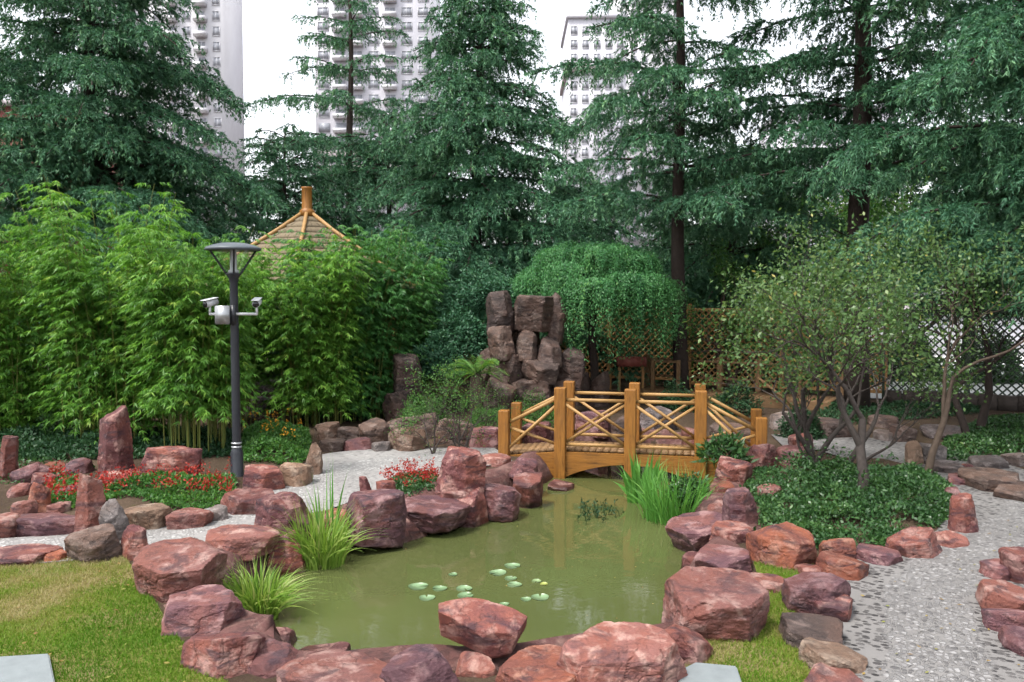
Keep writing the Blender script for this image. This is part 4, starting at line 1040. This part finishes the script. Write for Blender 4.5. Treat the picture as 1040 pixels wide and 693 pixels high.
cedar(873,17.5,15,5.2,'tall cedar with a thick bare dark trunk at right',16,zlo=4.8,dz=.85,nb=7,gap=.08,dens=.95,m='cedar_dark',r0=.25,power=.55,droop=.26,spread=.25)
cedar(1080,13.2,12,4.6,'near cedar reaching in from the right frame edge',17,zlo=3.0,dz=.62,nb=8,dens=1.15,m='cedar',r0=.22,power=.5,droop=.40)
cedar(590,28,6.4,5.0,'low spreading cedar behind the weeping tree',18,zlo=.8,dz=.55,nb=8,dens=.66,m='cedar',r0=.16,power=.55,droop=.40)
cedar(745,24,7.0,5.2,'low broad cedar filling the gap between the open cedar and the tall right cedar',20,zlo=1.2,dz=.62,nb=8,dens=.8,m='cedar',r0=.15,power=.5,droop=.36)
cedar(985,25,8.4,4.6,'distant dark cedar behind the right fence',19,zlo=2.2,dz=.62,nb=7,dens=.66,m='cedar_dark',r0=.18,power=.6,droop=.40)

# ------------------------------------------------------------------ bamboo
def bamboo(px,py,rx,ry,n,hlo,hhi,label,seed,m='bamboo',fan=5,leaf=.115,low=.28,outw=.55,nodes=15):
    rg=np.random.default_rng(seed); c=G(px,py,0); z0=gz1(c.x,c.y)
    t=empty('bamboo_clump',(c.x,c.y,z0),label,'bamboo',None)
    cu=Geo(); lf=Geo()
    for i in range(n):
        ctone=rg.normal(0,.13)
        a=rg.uniform(0,6.28); r=math.sqrt(rg.random()); b=np.array([c.x+rx*r*math.cos(a),c.y+ry*r*math.sin(a),z0-.05])
        h=rg.uniform(hlo,hhi); od=np.array([math.cos(a)*rx*1.2,math.sin(a)*ry,0]); od=od/(np.linalg.norm(od)+1e-6)
        od=unit(od*r+rg.normal(0,.5,3)*np.array([1,1,0])); arch=rg.uniform(.1,outw)*h*.42
        s=np.linspace(0,1,nodes)
        P=b+np.outer(s,[0,0,h])+np.outer(s**2.3,od*arch); P[:,2]-=arch*.35*s**3
        cu.tube(P,.0125*(1-s*.75)*rg.uniform(.7,1.2),5,rg.random(),False)
        # twigs
        k=int(nodes*3.2); sv=rg.uniform(low,1.0,k)**.85; base=b+np.outer(sv,[0,0,h])+np.outer(sv**2.3,od*arch); base[:,2]-=arch*.35*sv**3
        ta=rg.uniform(0,6.28,k); tl=rg.uniform(.22,.62,k)*(1.15-.5*sv)
        td=unit(np.stack([np.cos(ta),np.sin(ta),rg.uniform(.1,.8,k)],1)+od*.35)
        nf=4; idx=np.repeat(np.arange(k),nf); u=np.tile(np.array([.35,.6,.82,1.0]),k)+rg.uniform(-.08,.08,k*nf)
        q=base[idx]+td[idx]*(tl[idx]*u)[:,None]; q[:,2]-=.38*tl[idx]*u**2
        # fans
        ix=np.repeat(np.arange(len(q)),fan); kf=len(ix); fa=np.tile(np.linspace(-1.0,1.0,fan),len(q))+rg.normal(0,.15,kf)
        fd=td[idx][ix].copy(); fd[:,2]=-.15+rg.normal(0,.15,kf); sidev=unit(np.cross(fd,[0,0,1.]))
        d=unit(fd*np.cos(fa)[:,None]+sidev*np.sin(fa)[:,None]+np.array([0,0,-.42])+rg.normal(0,.12,(kf,3)))
        nr=unit(np.array([0,0,1.])+rg.normal(0,.45,(kf,3)))
        tone=np.clip(ctone+rg.normal(.42,.15,len(q))[ix]+rg.normal(0,.1,kf)+.12*(rg.random()-.5),0,1)
        lf.leaves(q[ix],d,nr,leaf*rg.uniform(.65,1.2,kf),leaf*.15*rg.uniform(.8,1.3,kf),tone,.12,.38)
    cu.build('culms',M['culm'],t,True,loc=(c.x,c.y,z0)); lf.build('foliage',M[m],t,loc=(c.x,c.y,z0))
    return t
bamboo(20,448,.95,.7,56,2.7,4.0,'bright bamboo clump at the left frame edge',31,low=.06)
bamboo(120,452,.85,.7,62,2.7,4.35,'tall bright bamboo clump behind the standing maroon stone',32,low=.06)
bamboo(205,462,.55,.5,50,2.4,3.7,'bamboo clump with bare stems showing beside the lamp post',33,low=.18)
bamboo(238,430,.5,.5,32,2.5,3.6,'yellow green bamboo clump behind the lamp post',34,low=.22)
bamboo(358,424,.85,.55,76,2.3,4.0,'dark dense bamboo clump in front of the pavilion',35,'bamboo_dark',low=.06)
bamboo(316,430,.6,.5,46,2.5,3.7,'bamboo clump hiding the pavilion columns',37,'bamboo',low=.08)
bamboo(392,408,.75,.5,52,2.5,4.2,'dense bamboo clump right of the pavilion roof',36,'bamboo_dark',low=.1)

# ------------------------------------------------------------------ weeping tree
def weeping(px,Y,label,seed):
    rg=np.random.default_rng(seed); c=AY(px,300,Y); bx,by=c.x,c.y; ht=2.95
    t=empty('weeping_tree',(bx,by,0),label,'tree')
    tk=Geo(); tk.tube([(bx+.04*math.sin(z*3),by,z) for z in np.linspace(0,ht,8)],np.linspace(.10,.075,8),10)
    lf=Geo(); lb=Geo()
    heads=[(0,0,ht+.42,1.0)]+[(rr_*math.cos(k*2.4),rr_*math.sin(k*2.4),ht+.42-.62*(rr_/1.2)**2+rg.normal(0,.07),rg.uniform(.60,.90)) for k,rr_ in enumerate(rg.uniform(.45,1.42,19))]
    for hx,hy,hz,hr in heads:
        lb.tube([(bx,by,ht-.35),(bx+hx*.6,by+hy*.6,hz-.02),(bx+hx,by+hy,hz)],[.035,.025,.012],5,cap=False)
        for i in range(74):
            a=rg.uniform(0,6.28); L=hr*rg.uniform(.25,1)**.6; hang=rg.uniform(.12,1.0)*(1+.5*math.sin(hx*5+hy*3))+.22*L+.08*math.hypot(hx,hy); k=24; s=np.linspace(0,1,k); d=unit(np.array([math.cos(a)+hx*.5,math.sin(a)+hy*.5,0]))
            rr=L*np.sin(np.minimum(s*1.7,1)*math.pi/2)*(1+.05*np.sin(s*9)); drop=np.where(s<.25,.0,((s-.25)/.75)**1.35)*hang
            P=np.array([bx+hx,by+hy,hz])+np.outer(rr,d); P[:,2]+=.20*np.sin(np.minimum(s*2.5,1)*math.pi*.5)*rg.uniform(.2,1.2)-drop
            P[:,:2]+=rg.normal(0,.012,(k,2))
            j=np.repeat(np.arange(3,k),4); kk=len(j); pos=P[j]+rg.normal(0,.03,(kk,3))
            dd=unit(d*.4+rg.normal(0,.6,(kk,3))+np.array([0,0,-.55])); nr=unit(d*.6+np.array([0,0,.8])+rg.normal(0,.5,(kk,3)))
            lf.leaves(pos,dd,nr,rg.uniform(.04,.07,kk),rg.uniform(.016,.027,kk),np.clip(rg.normal(.45,.20)+rg.normal(0,.12,kk),0,1),.1)
    tk.build('trunk',M['dark_bark'],t,True,loc=(bx,by,0)); lb.build('limbs',M['dark_bark'],t,True,loc=(bx,by,0)); lf.build('crown',M['weep'],t,loc=(bx,by,0))
weeping(603,18.7,'weeping dome crowned tree with dark green curtains behind the bridge',41)

# ------------------------------------------------------------------ small broadleaf trees
def grow(rg,tk,p,d,L,r,lev,tips,maxlev,spread=.6,up=.15,nch=(2,3)):
    n=6; pts=[p]; rd=[r]; dd=d.copy()
    for i in range(n):
        dd=unit(dd+rg.normal(0,.13,3)+np.array([0,0,up*.25])); pts.append(pts[-1]+dd*L/n); rd.append(r*(1-.45*(i+1)/n))
    tk.tube(pts,rd,7 if lev<2 else 4,.5,False)
    if lev>=maxlev-1:
        for q in pts[2:]: tips.append((q,dd))
    if lev<maxlev:
        for k in range(rg.integers(nch[0],nch[1]+1)):
            j=n if k==0 else rg.integers(max(2,n-3),n+1)
            nd=unit(dd+rdirs(rg,1)[0]*spread+np.array([0,0,up])); grow(rg,tk,pts[j],nd,L*rg.uniform(.66,.9),rd[j]*.8,lev+1,tips,maxlev,spread,up,nch)
def leafy(name,base,stems,label,cat,seed,m,leaf,per,maxlev=4,bark='grey_bark',spread=.6,up=.15,jit=.13,group=None,asp=.5,nch=(2,3)):
    rg=np.random.default_rng(seed); b=Vector(base)
    t=empty(name,b,label,cat,group); tk=Geo(); tips=[]
    for (dx,dy,dz,L,r,ml) in stems:
        grow(rg,tk,np.array(b)+np.array([rg.normal(0,.03),rg.normal(0,.03),-.05]),unit(np.array([dx,dy,dz],float)),L,r,0,tips,ml or maxlev,spread,up,nch)
    lf=Geo(); q=np.array([x[0] for x in tips]); d=np.array([x[1] for x in tips]); ix=np.repeat(np.arange(len(q)),per); k=len(ix)
    pos=q[ix]+rg.normal(0,jit,(k,3)); dd=unit(d[ix]*.5+rdirs(rg,k)+np.array([0,0,-.15])); nr=unit(np.array([0,0,.7])+rdirs(rg,k))
    tone=np.clip(rg.normal(.42,.14,len(q))[ix]+rg.normal(0,.18,k),0,1)
    lf.leaves(pos,dd,nr,leaf*rg.uniform(.6,1.25,k),leaf*asp*rg.uniform(.7,1.2,k),tone,.08)
    tk.build('trunk',M[bark],t,True,loc=b); lf.build('crown',M[m],t,loc=b); return t
def gp(px,py,z=0.): p=G(px,py,z); return (p.x,p.y,gz1(p.x,p.y))
leafy('crabapple_tree',gp(828,478),[(-.12,.1,1,1.15,.055,5),(-.5,-.1,1,1.0,.04,5),(.1,-.2,1,1.1,.045,5),(-.9,.1,.9,.7,.025,4)],'leaning multi stemmed crabapple with sparse olive leaves at the left of the bed','tree',51,'olive',.066,3,5,spread=.75,up=.20)
leafy('crabapple_tree',gp(880,512),[(-.05,.05,1,1.0,.075,5)],'crabapple with a thick grey trunk in the middle of the ground cover bed','tree',52,'olive',.066,3,5,spread=.8,up=.18,nch=(2,4))
leafy('crabapple_tree',gp(938,492),[(.06,.05,1,1.25,.055,5)],'slender dark trunked crabapple on the right of the ground cover bed','tree',53,'olive',.066,3,5,bark='bark',spread=.75,up=.2)
leafy('crabapple_tree',gp(862,476),[(.35,.15,1,1.0,.045,5),(.9,-.1,.9,.75,.025,4)],'crabapple with a bough leaning right behind the thick grey trunk','tree',59,'olive',.068,3,5,spread=.75,up=.2)
leafy('broadleaf_tree',gp(998,440),[(.0,.05,1,1.5,.085,5)],'dark trunked tree with drooping small leaves in front of the right lattice','tree',54,'hedge_dark',.06,6,5,'dark_bark',.75,.12)
leafy('broadleaf_tree',gp(979,446),[(-.05,.05,1,1.5,.07,5)],'second dark straight trunk by the right lattice, left of its thicker neighbour','tree',55,'hedge_dark',.06,6,5,'dark_bark',.75,.12)
leafy('broadleaf_tree',gp(742,402),[(-.32,.0,1,1.1,.11,5),(.1,.05,1,.7,.06,4)],'twisted brown trunk tree with yellow green leaves behind the bridge','tree',56,'broad',.075,6,5,'bark',.8,.15)
leafy('broadleaf_tree',(AY(800,300,24).x,24,0),[(0,0,1,2.0,.12,5),(.3,0,1,1.8,.1,5)],'pale green leafy tree beyond the fence left of the tall right cedar','tree',57,'broad',.12,9,5,'bark',.75,.15,.25)
leafy('broadleaf_tree',(AY(930,300,23).x,23,0),[(0,0,1,1.9,.12,5),(-.3,0,1,1.7,.1,5)],'green leafy tree beyond the right lattice fence','tree',58,'broad',.12,9,5,'bark',.75,.15,.25)
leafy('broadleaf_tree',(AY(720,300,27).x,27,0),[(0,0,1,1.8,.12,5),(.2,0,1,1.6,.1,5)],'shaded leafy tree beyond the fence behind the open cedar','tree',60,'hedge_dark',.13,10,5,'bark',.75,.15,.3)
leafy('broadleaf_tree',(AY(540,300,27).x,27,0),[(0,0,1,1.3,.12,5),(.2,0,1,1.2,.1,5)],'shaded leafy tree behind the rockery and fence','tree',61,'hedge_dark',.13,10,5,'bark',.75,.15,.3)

# ------------------------------------------------------------------ shrubs and ground cover
def mound(name,px,py,w,d,h,label,seed,m='shrub',leaf=.06,n=5000,cat='shrub',group=None,asp=.42,z=None,Y=None,lump=.35,stem=True,kind=None):
    rg=np.random.default_rng(seed); c=G(px,py,0) if Y is None else AY(px,py,Y); z0=gz1(c.x,c.y) if z is None else z
    D=rdirs(rg,n); D[:,2]=np.abs(D[:,2]); rr=rg.uniform(.45,1.0,n)**.5
    f=1+lump*fbm(D*2.2+seed,seed,3); P=D*np.array([w/2,d/2,h])*(rr*f)[:,None]; P[:,2]=np.maximum(P[:,2],.01)
    P=P+np.array([c.x,c.y,z0]); dd=unit(D*.7+rdirs(rg,n)+np.array([0,0,.25])); nr=unit(D+np.array([0,0,.6])+rg.normal(0,.6,(n,3)))
    clump=vnoise(P*7+seed,seed)*.16
    tone=np.clip(.42+clump+rg.normal(0,.16,n),0,1)
    g=Geo(); g.leaves(P,dd,nr,leaf*rg.uniform(.6,1.25,n),leaf*asp*rg.uniform(.8,1.2,n),tone,.1)
    t=empty(name,(c.x,c.y,z0),label,cat,group); g.build('foliage',M[m],t,loc=(c.x,c.y,z0))
    s=Geo()
    for k in range(7):
        a=rg.uniform(0,6.28); s.tube([(c.x,c.y,z0-.03),(c.x+math.cos(a)*w*.12,c.y+math.sin(a)*d*.12,z0+h*.4),(c.x+math.cos(a)*w*.28,c.y+math.sin(a)*d*.28,z0+h*.75)],[.015,.01,.005],4,cap=False)
    s.build('stem',M['bark'],t,loc=(c.x,c.y,z0)); return t
# leafy ground cover in the right bed
def cover(name,poly,dens,h,label,seed,m,leaf,asp=.45,off=.12,cat='ground cover',hump=.5):
    rg=np.random.default_rng(seed); P=scatter(poly,dens,rg)
    if hump>1: P=P[fbm(np.column_stack([P*2.4,np.zeros(len(P))]),seed+5,3)>rg.uniform(-.75,-.15,len(P))]
    e=sdist(P[:,0],P[:,1],poly); k=len(P)
    q=np.column_stack([P*2.1,np.zeros(k)]); hh=h*(.65+hump*fbm(q,seed,3))*np.clip(.2+e/.45,0,1); hh=np.maximum(hh,.04)
    z=gz(P[:,0],P[:,1])+hh*rg.uniform(.25,1.0,k)**.6
    tone=np.clip(.42+.22*vnoise(q*2.3,seed+1)+rg.normal(0,.15,k),0,1)
    d=unit(rdirs(rg,k)+np.array([0,0,.5])); nr=unit(np.array([0,0,1.1])+rdirs(rg,k))
    g=Geo(); g.leaves(np.column_stack([P,z]),d,nr,leaf*rg.uniform(.6,1.2,k),leaf*asp*rg.uniform(.8,1.2,k),tone,.08)
    return tag(g.build(name,M[m]),label,cat,kind='stuff')
cover('ground_cover',poly_px([(770,540),(772,556),(800,558),(842,558),(880,560),(912,556),(950,540),(972,520),(965,498),(940,482),(880,478),(800,474),(770,476),(752,500),(775,520)]),4600,.12,'dense dark green ground cover under the crabapple trees',71,'shrub',.058,hump=1.25)
cover('low_greenery',poly_px([(955,470),(1060,466),(1100,450),(1080,425),(1000,428),(960,440)]),1500,.22,'low green plants under the right lattice fence',72,'shrub',.07)
cover('flower_leaves',poly_px([(60,512),(120,502),(150,494),(240,492),(236,512),(200,520),(165,518),(130,512),(75,522)]),3200,.16,'leaves of the red flower bed in front of the grooved boulder',73,'broad',.06,hump=.9)
cover('flower_leaves',poly_px([(385,497),(405,484),(440,480),(452,500),(440,512),(405,512)]),3600,.15,'leaves of the small red flower patch on the far pond bank',74,'shrub',.05)
cover('flower_leaves',poly_px([(242,476),(305,476),(318,462),(312,438),(250,440)]),2200,.34,'leafy bed with orange flowers right of the lamp post',75,'broad',.07)
def flowers(poly,n,h,label,seed,m,sz):
    rg=np.random.default_rng(seed); P=scatter(poly,n,rg); k=len(P); z=gz(P[:,0],P[:,1])+h*rg.uniform(.8,1.15,k)
    q=np.column_stack([P*2.6,np.zeros(k)]); keep=vnoise(q*1.6,seed)>-.15; P=P[keep]; z=z[keep]; k=len(P)
    ix=np.repeat(np.arange(k),9); kk=len(ix); pos=np.column_stack([P,z])[ix]+rg.normal(0,1,(kk,3))*np.array([sz*.45,sz*.45,sz*1.1])
    g=Geo(); g.leaves(pos,unit(rdirs(rg,kk)+np.array([0,0,.4])),rdirs(rg,kk),sz*rg.uniform(.7,1.3,kk),sz*.6,np.clip(rg.normal(.45,.25,kk),0,1))
    return tag(g.build('flower_heads',M[m]),label,'flowers',kind='stuff')
flowers(poly_px([(55,514),(80,504),(120,497),(155,490),(240,488),(238,508),(190,514),(135,511),(75,522)]),110,.15,'red salvia blooms in the bed by the left path',81,'salvia',.036)
flowers(poly_px([(383,494),(405,483),(441,478),(448,494),(415,503)]),220,.15,'red blooms in the small patch on the far pond bank',82,'salvia',.03)
flowers(poly_px([(246,470),(306,470),(318,456),(313,440),(250,444)]),12,.38,'orange blooms in the leafy bed right of the lamp post',83,'marigold',.035)
mound('round_shrub',503,489,.55,.45,.27,'small dark round shrub beside the prominent upright boulder',91,leaf=.045,n=3500)
mound('round_shrub',470,322,1.7,1.2,.9,'dark clipped pine mound left of the rockery',92,'cedar_dark',.09,9000,Y=18,z=1.15)
mound('round_shrub',497,300,1.9,1.2,.75,'dark green cloud pruned mound above the rockery',93,'cedar_dark',.09,9000,Y=18.6,z=2.1)
mound('round_shrub',440,352,1.3,1.0,.6,'low dark cloud pruned mound between bamboo and rockery',94,'cedar_dark',.09,6000,Y=17.5,z=.75)
mound('leafy_shrub',745,420,1.0,.8,.55,'dark rounded shrub behind the right bridge ramp',95,'hedge_dark',.06,4000)
mound('leafy_shrub',690,416,.9,.7,.5,'dark shrub behind the right bridge bay',96,'hedge_dark',.06,3600)
mound('leafy_shrub',25,445,1.6,1.0,.75,'dark fern like shrub under the bamboo at the far left',97,'shrub',.09,6000)
mound('leafy_shrub',70,452,.9,.7,.55,'bright grassy shrub left of the tallest standing stone',98,'shrub',.08,4000,asp=.2)
mound('leafy_shrub',345,425,1.3,.7,.7,'dark leafy shrub at the foot of the middle bamboo',99,'hedge_dark',.11,5000,asp=.25)
mound('leafy_shrub',545,437,1.0,.6,.55,'fresh green shrub behind the left bridge ramp',100,'broad',.05,5000,asp=.25)
mound('leafy_shrub',432,434,.9,.6,.65,'yellow green loose shrub behind the twiggy bush',101,'broad',.05,3200)
mound('leafy_shrub',498,437,.9,.6,.45,'light green shrub below the sago palm',102,'broad',.045,4000,asp=.22)
mound('leafy_shrub',735,478,.6,.5,.36,'broad leaved plant hanging over the right bridge ramp',103,'shrub',.16,420,asp=.3,z=.1)
mound('leafy_shrub',700,500,.5,.4,.3,'bluish leafy plant at the right bank below the bridge',104,'shrub',.07,1500,z=-.15)
mound('leafy_shrub',815,445,.7,.6,.5,'dark green shrub at the right end of the bridge',105,'hedge_dark',.06,3000)
# dark undergrowth beyond the fence: individual bushes
for i,(px,Y,w_,h_,lab) in enumerate([(745,24,3.2,2.0,'bush beyond the fence left of the tall right cedar trunk'),(840,22.5,3.0,1.9,'bush beyond the fence behind the crabapple crowns'),(925,24,1.6,1.5,'small bush beyond the dark right lattice'),(1010,23,1.5,1.3,'low bush beyond the far right lattice')]):
    mound('hedge_bush',px,300,w_,1.6,h_,lab,240+i,'shrub',.12,6000,'bush',Y=Y,z=0)
rgb=np.random.default_rng(7)
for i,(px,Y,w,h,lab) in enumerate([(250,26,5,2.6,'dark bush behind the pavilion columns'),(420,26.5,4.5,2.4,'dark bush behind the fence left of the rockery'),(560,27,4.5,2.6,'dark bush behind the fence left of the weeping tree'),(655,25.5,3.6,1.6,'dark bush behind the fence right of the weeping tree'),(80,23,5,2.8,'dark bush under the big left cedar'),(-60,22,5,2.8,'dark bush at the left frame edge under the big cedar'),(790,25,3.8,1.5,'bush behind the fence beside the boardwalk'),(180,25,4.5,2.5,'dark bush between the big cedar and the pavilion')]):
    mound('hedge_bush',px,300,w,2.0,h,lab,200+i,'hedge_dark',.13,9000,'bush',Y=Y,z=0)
# twiggy shrub
leafy('twiggy_shrub',gp(468,462),[(-.4,0,1,.45,.016,4),(.3,.1,1,.45,.016,4),(0,.2,1,.5,.018,4),(-.15,-.3,1,.45,.014,4),(.45,-.2,.9,.4,.014,4)],'bare twiggy shrub with pale tangled branches left of the bridge','shrub',110,'broad',.028,1,4,'grey_bark',.9,.12,.05)
leafy('twiggy_shrub',gp(440,462),[(.0,0,1,.5,.016,4),(.25,.1,1,.45,.014,4),(-.3,.2,1,.4,.014,4)],'thin leafy sapling with yellow green leaves behind the path','shrub',111,'broad',.035,3,4,'grey_bark',.8,.15,.06)
# sago palm
def sago(px,py,Y,label,seed):
    rg=np.random.default_rng(seed); c=AY(px,py,Y); t=empty('sago_palm',(c.x,c.y,c.z-.35),label,'palm'); 
    g=Geo(); g.lathe([(0,-.9),(.13,-.9),(.13,.3),(.07,.4),(0,.42)],(c.x,c.y,c.z-.35),10); g.build('trunk',M['bark'],t,loc=(c.x,c.y,c.z-.35))
    for i in range(22):
        g=Geo()
        a=i*2.4; el=rg.uniform(.25,1.2); L=rg.uniform(.6,.85); s=np.linspace(0,1,26); d=np.array([math.cos(a)*math.cos(el),math.sin(a)*math.cos(el),math.sin(el)])
        P=np.array([c.x,c.y,c.z])+np.outer(s*L,d); P[:,2]-=L*.5*s**2; g.tube(P,np.linspace(.008,.003,26),4,.3,False)
        sv=np.array([-math.sin(a),math.cos(a),0])
        for sg in(-1,1):
            k=24; dd=unit(np.tile(d*.6+sv*sg,(k,1))+np.array([0,0,.25])); g.leaves(P[2:],dd,np.tile([0,0,1.],(k,1)),.16*np.sin(np.linspace(.3,3,k))+.03,.014,rg.uniform(.4,.95,k))
        g.build('frond',M['broad'],t,loc=(c.x,c.y,c.z))
sago(484,382,15.6,'sago palm with arching feathery fronds in front of the rockery',120)

# ------------------------------------------------------------------ reeds and water plants
def reeds(px,py,z,n,h,spread,label,seed,m='reed',wd=.016,arch=.8,r=.12,plume=0):
    rg=np.random.default_rng(seed); c=G(px,py,z); g=Geo(); t=empty('reed_clump',(c.x,c.y,z),label,'reeds')
    for i in range(n):
        a=rg.uniform(0,6.28); rr=r*math.sqrt(rg.random()); b=np.array([c.x+rr*math.cos(a)*1.3,c.y+rr*math.sin(a),z-.05]); a2=a+rg.normal(0,.6)
        H=h*rg.uniform(.55,1.1); o=spread*rg.uniform(.15,1.0); s=np.linspace(0,1,9); d=np.array([math.cos(a2),math.sin(a2),0])
        P=b+np.outer(s**1.8*o,d); P[:,2]+=H*(s-.5*arch*(o/spread)*s**2.6)
        w_=wd*rg.uniform(.7,1.3)*np.clip(1.25*np.sin(np.clip(.25+s*.95,0,1)*math.pi)**.7,.05,1); w_[-1]=.001
        g.ribbon(P,w_,(-math.sin(a2)*.2+rg.normal(0,.3),math.cos(a2)*.2-.8,.5),float(np.clip(rg.normal(.45,.22),0,1)))
    g.build('blades',M[m],t,loc=(c.x,c.y,z)); return t
reeds(262,628,WZ,340,.66,.56,'bushy reed clump with arching pale green blades at the left front of the pond',130,wd=.013,arch=1.15)
reeds(326,574,WZ,320,.84,.54,'tall reed clump with yellow green blades on the left bank of the pond',131,wd=.0125,arch=1.0,r=.17)
reeds(333,566,WZ,14,1.15,.22,'pale feathery grass stems rising over the tall reed clump',132,'iris',.02,.3,.08)
reeds(684,528,WZ,270,.90,.46,'thick bright green reed clump at the right bank by the bridge',133,'iris',.0105,.9,.28)
reeds(706,524,WZ,90,.55,.28,'low green reeds right of the thick reed clump',134,'iris',.014,.5,.16)
reeds(652,510,WZ,50,.80,.34,'broad leaved water plant in front of the middle bridge post',135,'iris',.045,.5,.14)
def sprigs(px,py,n,label,seed):
    rg=np.random.default_rng(seed); c=G(px,py,WZ); g=Geo(); t=empty('water_weed',(c.x,c.y,WZ),label,'water weed')
    for i in range(n):
        x,y=c.x+rg.normal(0,.16),c.y+rg.normal(0,.18); g.tube([(x,y,WZ-.03),(x+rg.normal(0,.02),y,WZ+.05),(x+rg.normal(0,.04),y,WZ+rg.uniform(.07,.14))],.004,4,.2,False)
        k=4; g.leaves(np.tile([x,y,WZ+.07],(k,1))+rg.normal(0,.02,(k,3)),rdirs(rg,k),rdirs(rg,k),.05,.02,rg.random(k)*.5)
    g.build('sprigs',M['hedge_dark'],t,loc=(c.x,c.y,WZ))
sprigs(610,523,34,'dark water weed sprigs poking out of the pond before the bridge',140)
M['lily']=foliage('lily_pad',[(0,(.13,.22,.10)),(.5,(.19,.29,.15)),(1,(.34,.38,.10))],.1,.3,.5)
LP=[(424.5,596,62,.4,'largest lily pad, leftmost on the pond'),(433.5,607.5,50,.5,'lily pad just below the leftmost largest pad'),(446.5,598,46,.3,'lily pad right of the leftmost largest pad'),(471.5,598,50,.5,'lily pad at the centre left, behind the tilted slab'),(472.8,605,50,.3,'lily pad nearest behind the tilted slab tip'),(460,583.8,28,.2,'tiny lily pad alone at the back left'),(505.5,582,54,.5,'lily pad with a notch, left one of the two rear pads'),(520,575,50,.4,'lily pad farthest back on the pond'),(518.5,587.7,38,.3,'small lily pad below the rear pair of pads'),(522.5,594,46,.5,'lily pad in the middle of the right cluster'),(545,590.5,30,.6,'small lily pad beside the yellow pad'),(552.5,593.5,24,1.0,'small yellow lily pad'),(548.5,607,56,.45,'large rightmost lily pad'),(534,609,34,.3,'small lily pad touching the large rightmost pad'),(512,614,30,.4,'lily pad half hidden by the top of the tilted slab')]
for i,(px,py,w,tn,lab) in enumerate(LP):
    c=G(px,py,WZ); r=w/2.963/FPX*c.y/2*.98; g=Geo(); k=22; rot=i*1.7; V=[(0,0,.0)]
    for j in range(k+1):
        a=rot+.18+(2*math.pi-.36)*j/k; q=r*(1+.05*math.sin(3*a+i)); V.append((q*math.cos(a),q*math.sin(a),.002+.0025*math.sin(2*a+i)))
    V=np.array(V)+np.array([c.x,c.y,WZ+.005]); V2=V.copy(); V2[:,2]-=.004
    k1=len(V); g.add(np.vstack([V,V2]),[(j,j+1,k1+j+1,k1+j) for j in range(1,k1-1)],[(0,j,j+1) for j in range(1,k1-1)]+[(k1,k1+j+1,k1+j) for j in range(1,k1-1)],np.full(2*k1,tn))
    tag(g.build('lily_pad',M['lily'],None,loc=(c.x,c.y,WZ)),lab,'lily pad','lily pads on the pond')

cover('low_greenery',poly_px([(-120,455),(60,452),(95,446),(90,432),(-120,425)]),1400,.30,'low green plants under the bamboo at the left frame edge',76,'shrub',.08)
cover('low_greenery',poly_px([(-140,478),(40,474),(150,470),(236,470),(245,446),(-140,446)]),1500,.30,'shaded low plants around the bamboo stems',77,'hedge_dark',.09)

cover('sprouting_stems',poly_px([(765,545),(800,556),(880,558),(945,540),(968,515),(940,485),(800,478),(755,500)]),620,.30,'taller loose sprigs rising out of the ground cover under the crabapples',78,'shrub',.06,hump=1.2)
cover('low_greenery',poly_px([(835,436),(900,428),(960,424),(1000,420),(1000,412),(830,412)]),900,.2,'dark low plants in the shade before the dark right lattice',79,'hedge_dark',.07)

# fallen leaves and floating specks
def litter(name,poly,n,z,label,seed,m,lo,hi):
    rg=np.random.default_rng(seed); P=rg.uniform(poly.min(0),poly.max(0),(n*6,2)); P=P[inside(P[:,0],P[:,1],poly)][:n]; k=len(P)
    a=rg.uniform(0,6.28,k); d=np.stack([np.cos(a),np.sin(a),rg.uniform(.0,.25,k)],1); g=Geo()
    g.leaves(np.column_stack([P,np.full(k,z)]),unit(d),unit(np.array([0,0,1.])+rg.normal(0,.25,(k,3))),rg.uniform(lo,hi,k),rg.uniform(lo,hi,k)*.5,rg.random(k))
    return tag(g.build(name,M[m]),label,'litter',kind='stuff')
M['dry']=foliage('dry_leaf',[(0,(.16,.09,.03)),(.5,(.28,.19,.06)),(1,(.20,.22,.05))],.2,.6,.2)
litter('fallen_leaves',poly_px([(870,700),(870,600),(960,560),(1040,520),(1000,490),(1060,490),(1100,560),(1040,700)]),90,.022,'fallen leaves scattered on the pebble path',401,'dry',.02,.05)
litter('fallen_leaves',LAWN_L,160,.03,'fallen leaves scattered on the left lawn',402,'dry',.02,.045)
litter('floating_specks',POND*.86+POND.mean(0)*.14,150,WZ+.003,'tiny leaves and specks floating on the pond',403,'dry',.008,.028)

cover('flower_leaves',poly_px([(44,504),(60,494),(82,490),(84,516),(50,522)]),2600,.16,'leaves of the small red flower patch left of the pinkish pillar stone',84,'broad',.06)
flowers(poly_px([(44,504),(60,494),(82,490),(84,514),(50,520)]),150,.17,'red salvia blooms in the small patch left of the pinkish pillar stone',85,'salvia',.034)
cover('low_greenery',poly_px([(-60,500),(-60,478),(60,474),(100,482),(60,490),(20,500)]),420,.12,'sparse low weeds between the stones at the left',86,'shrub',.06)
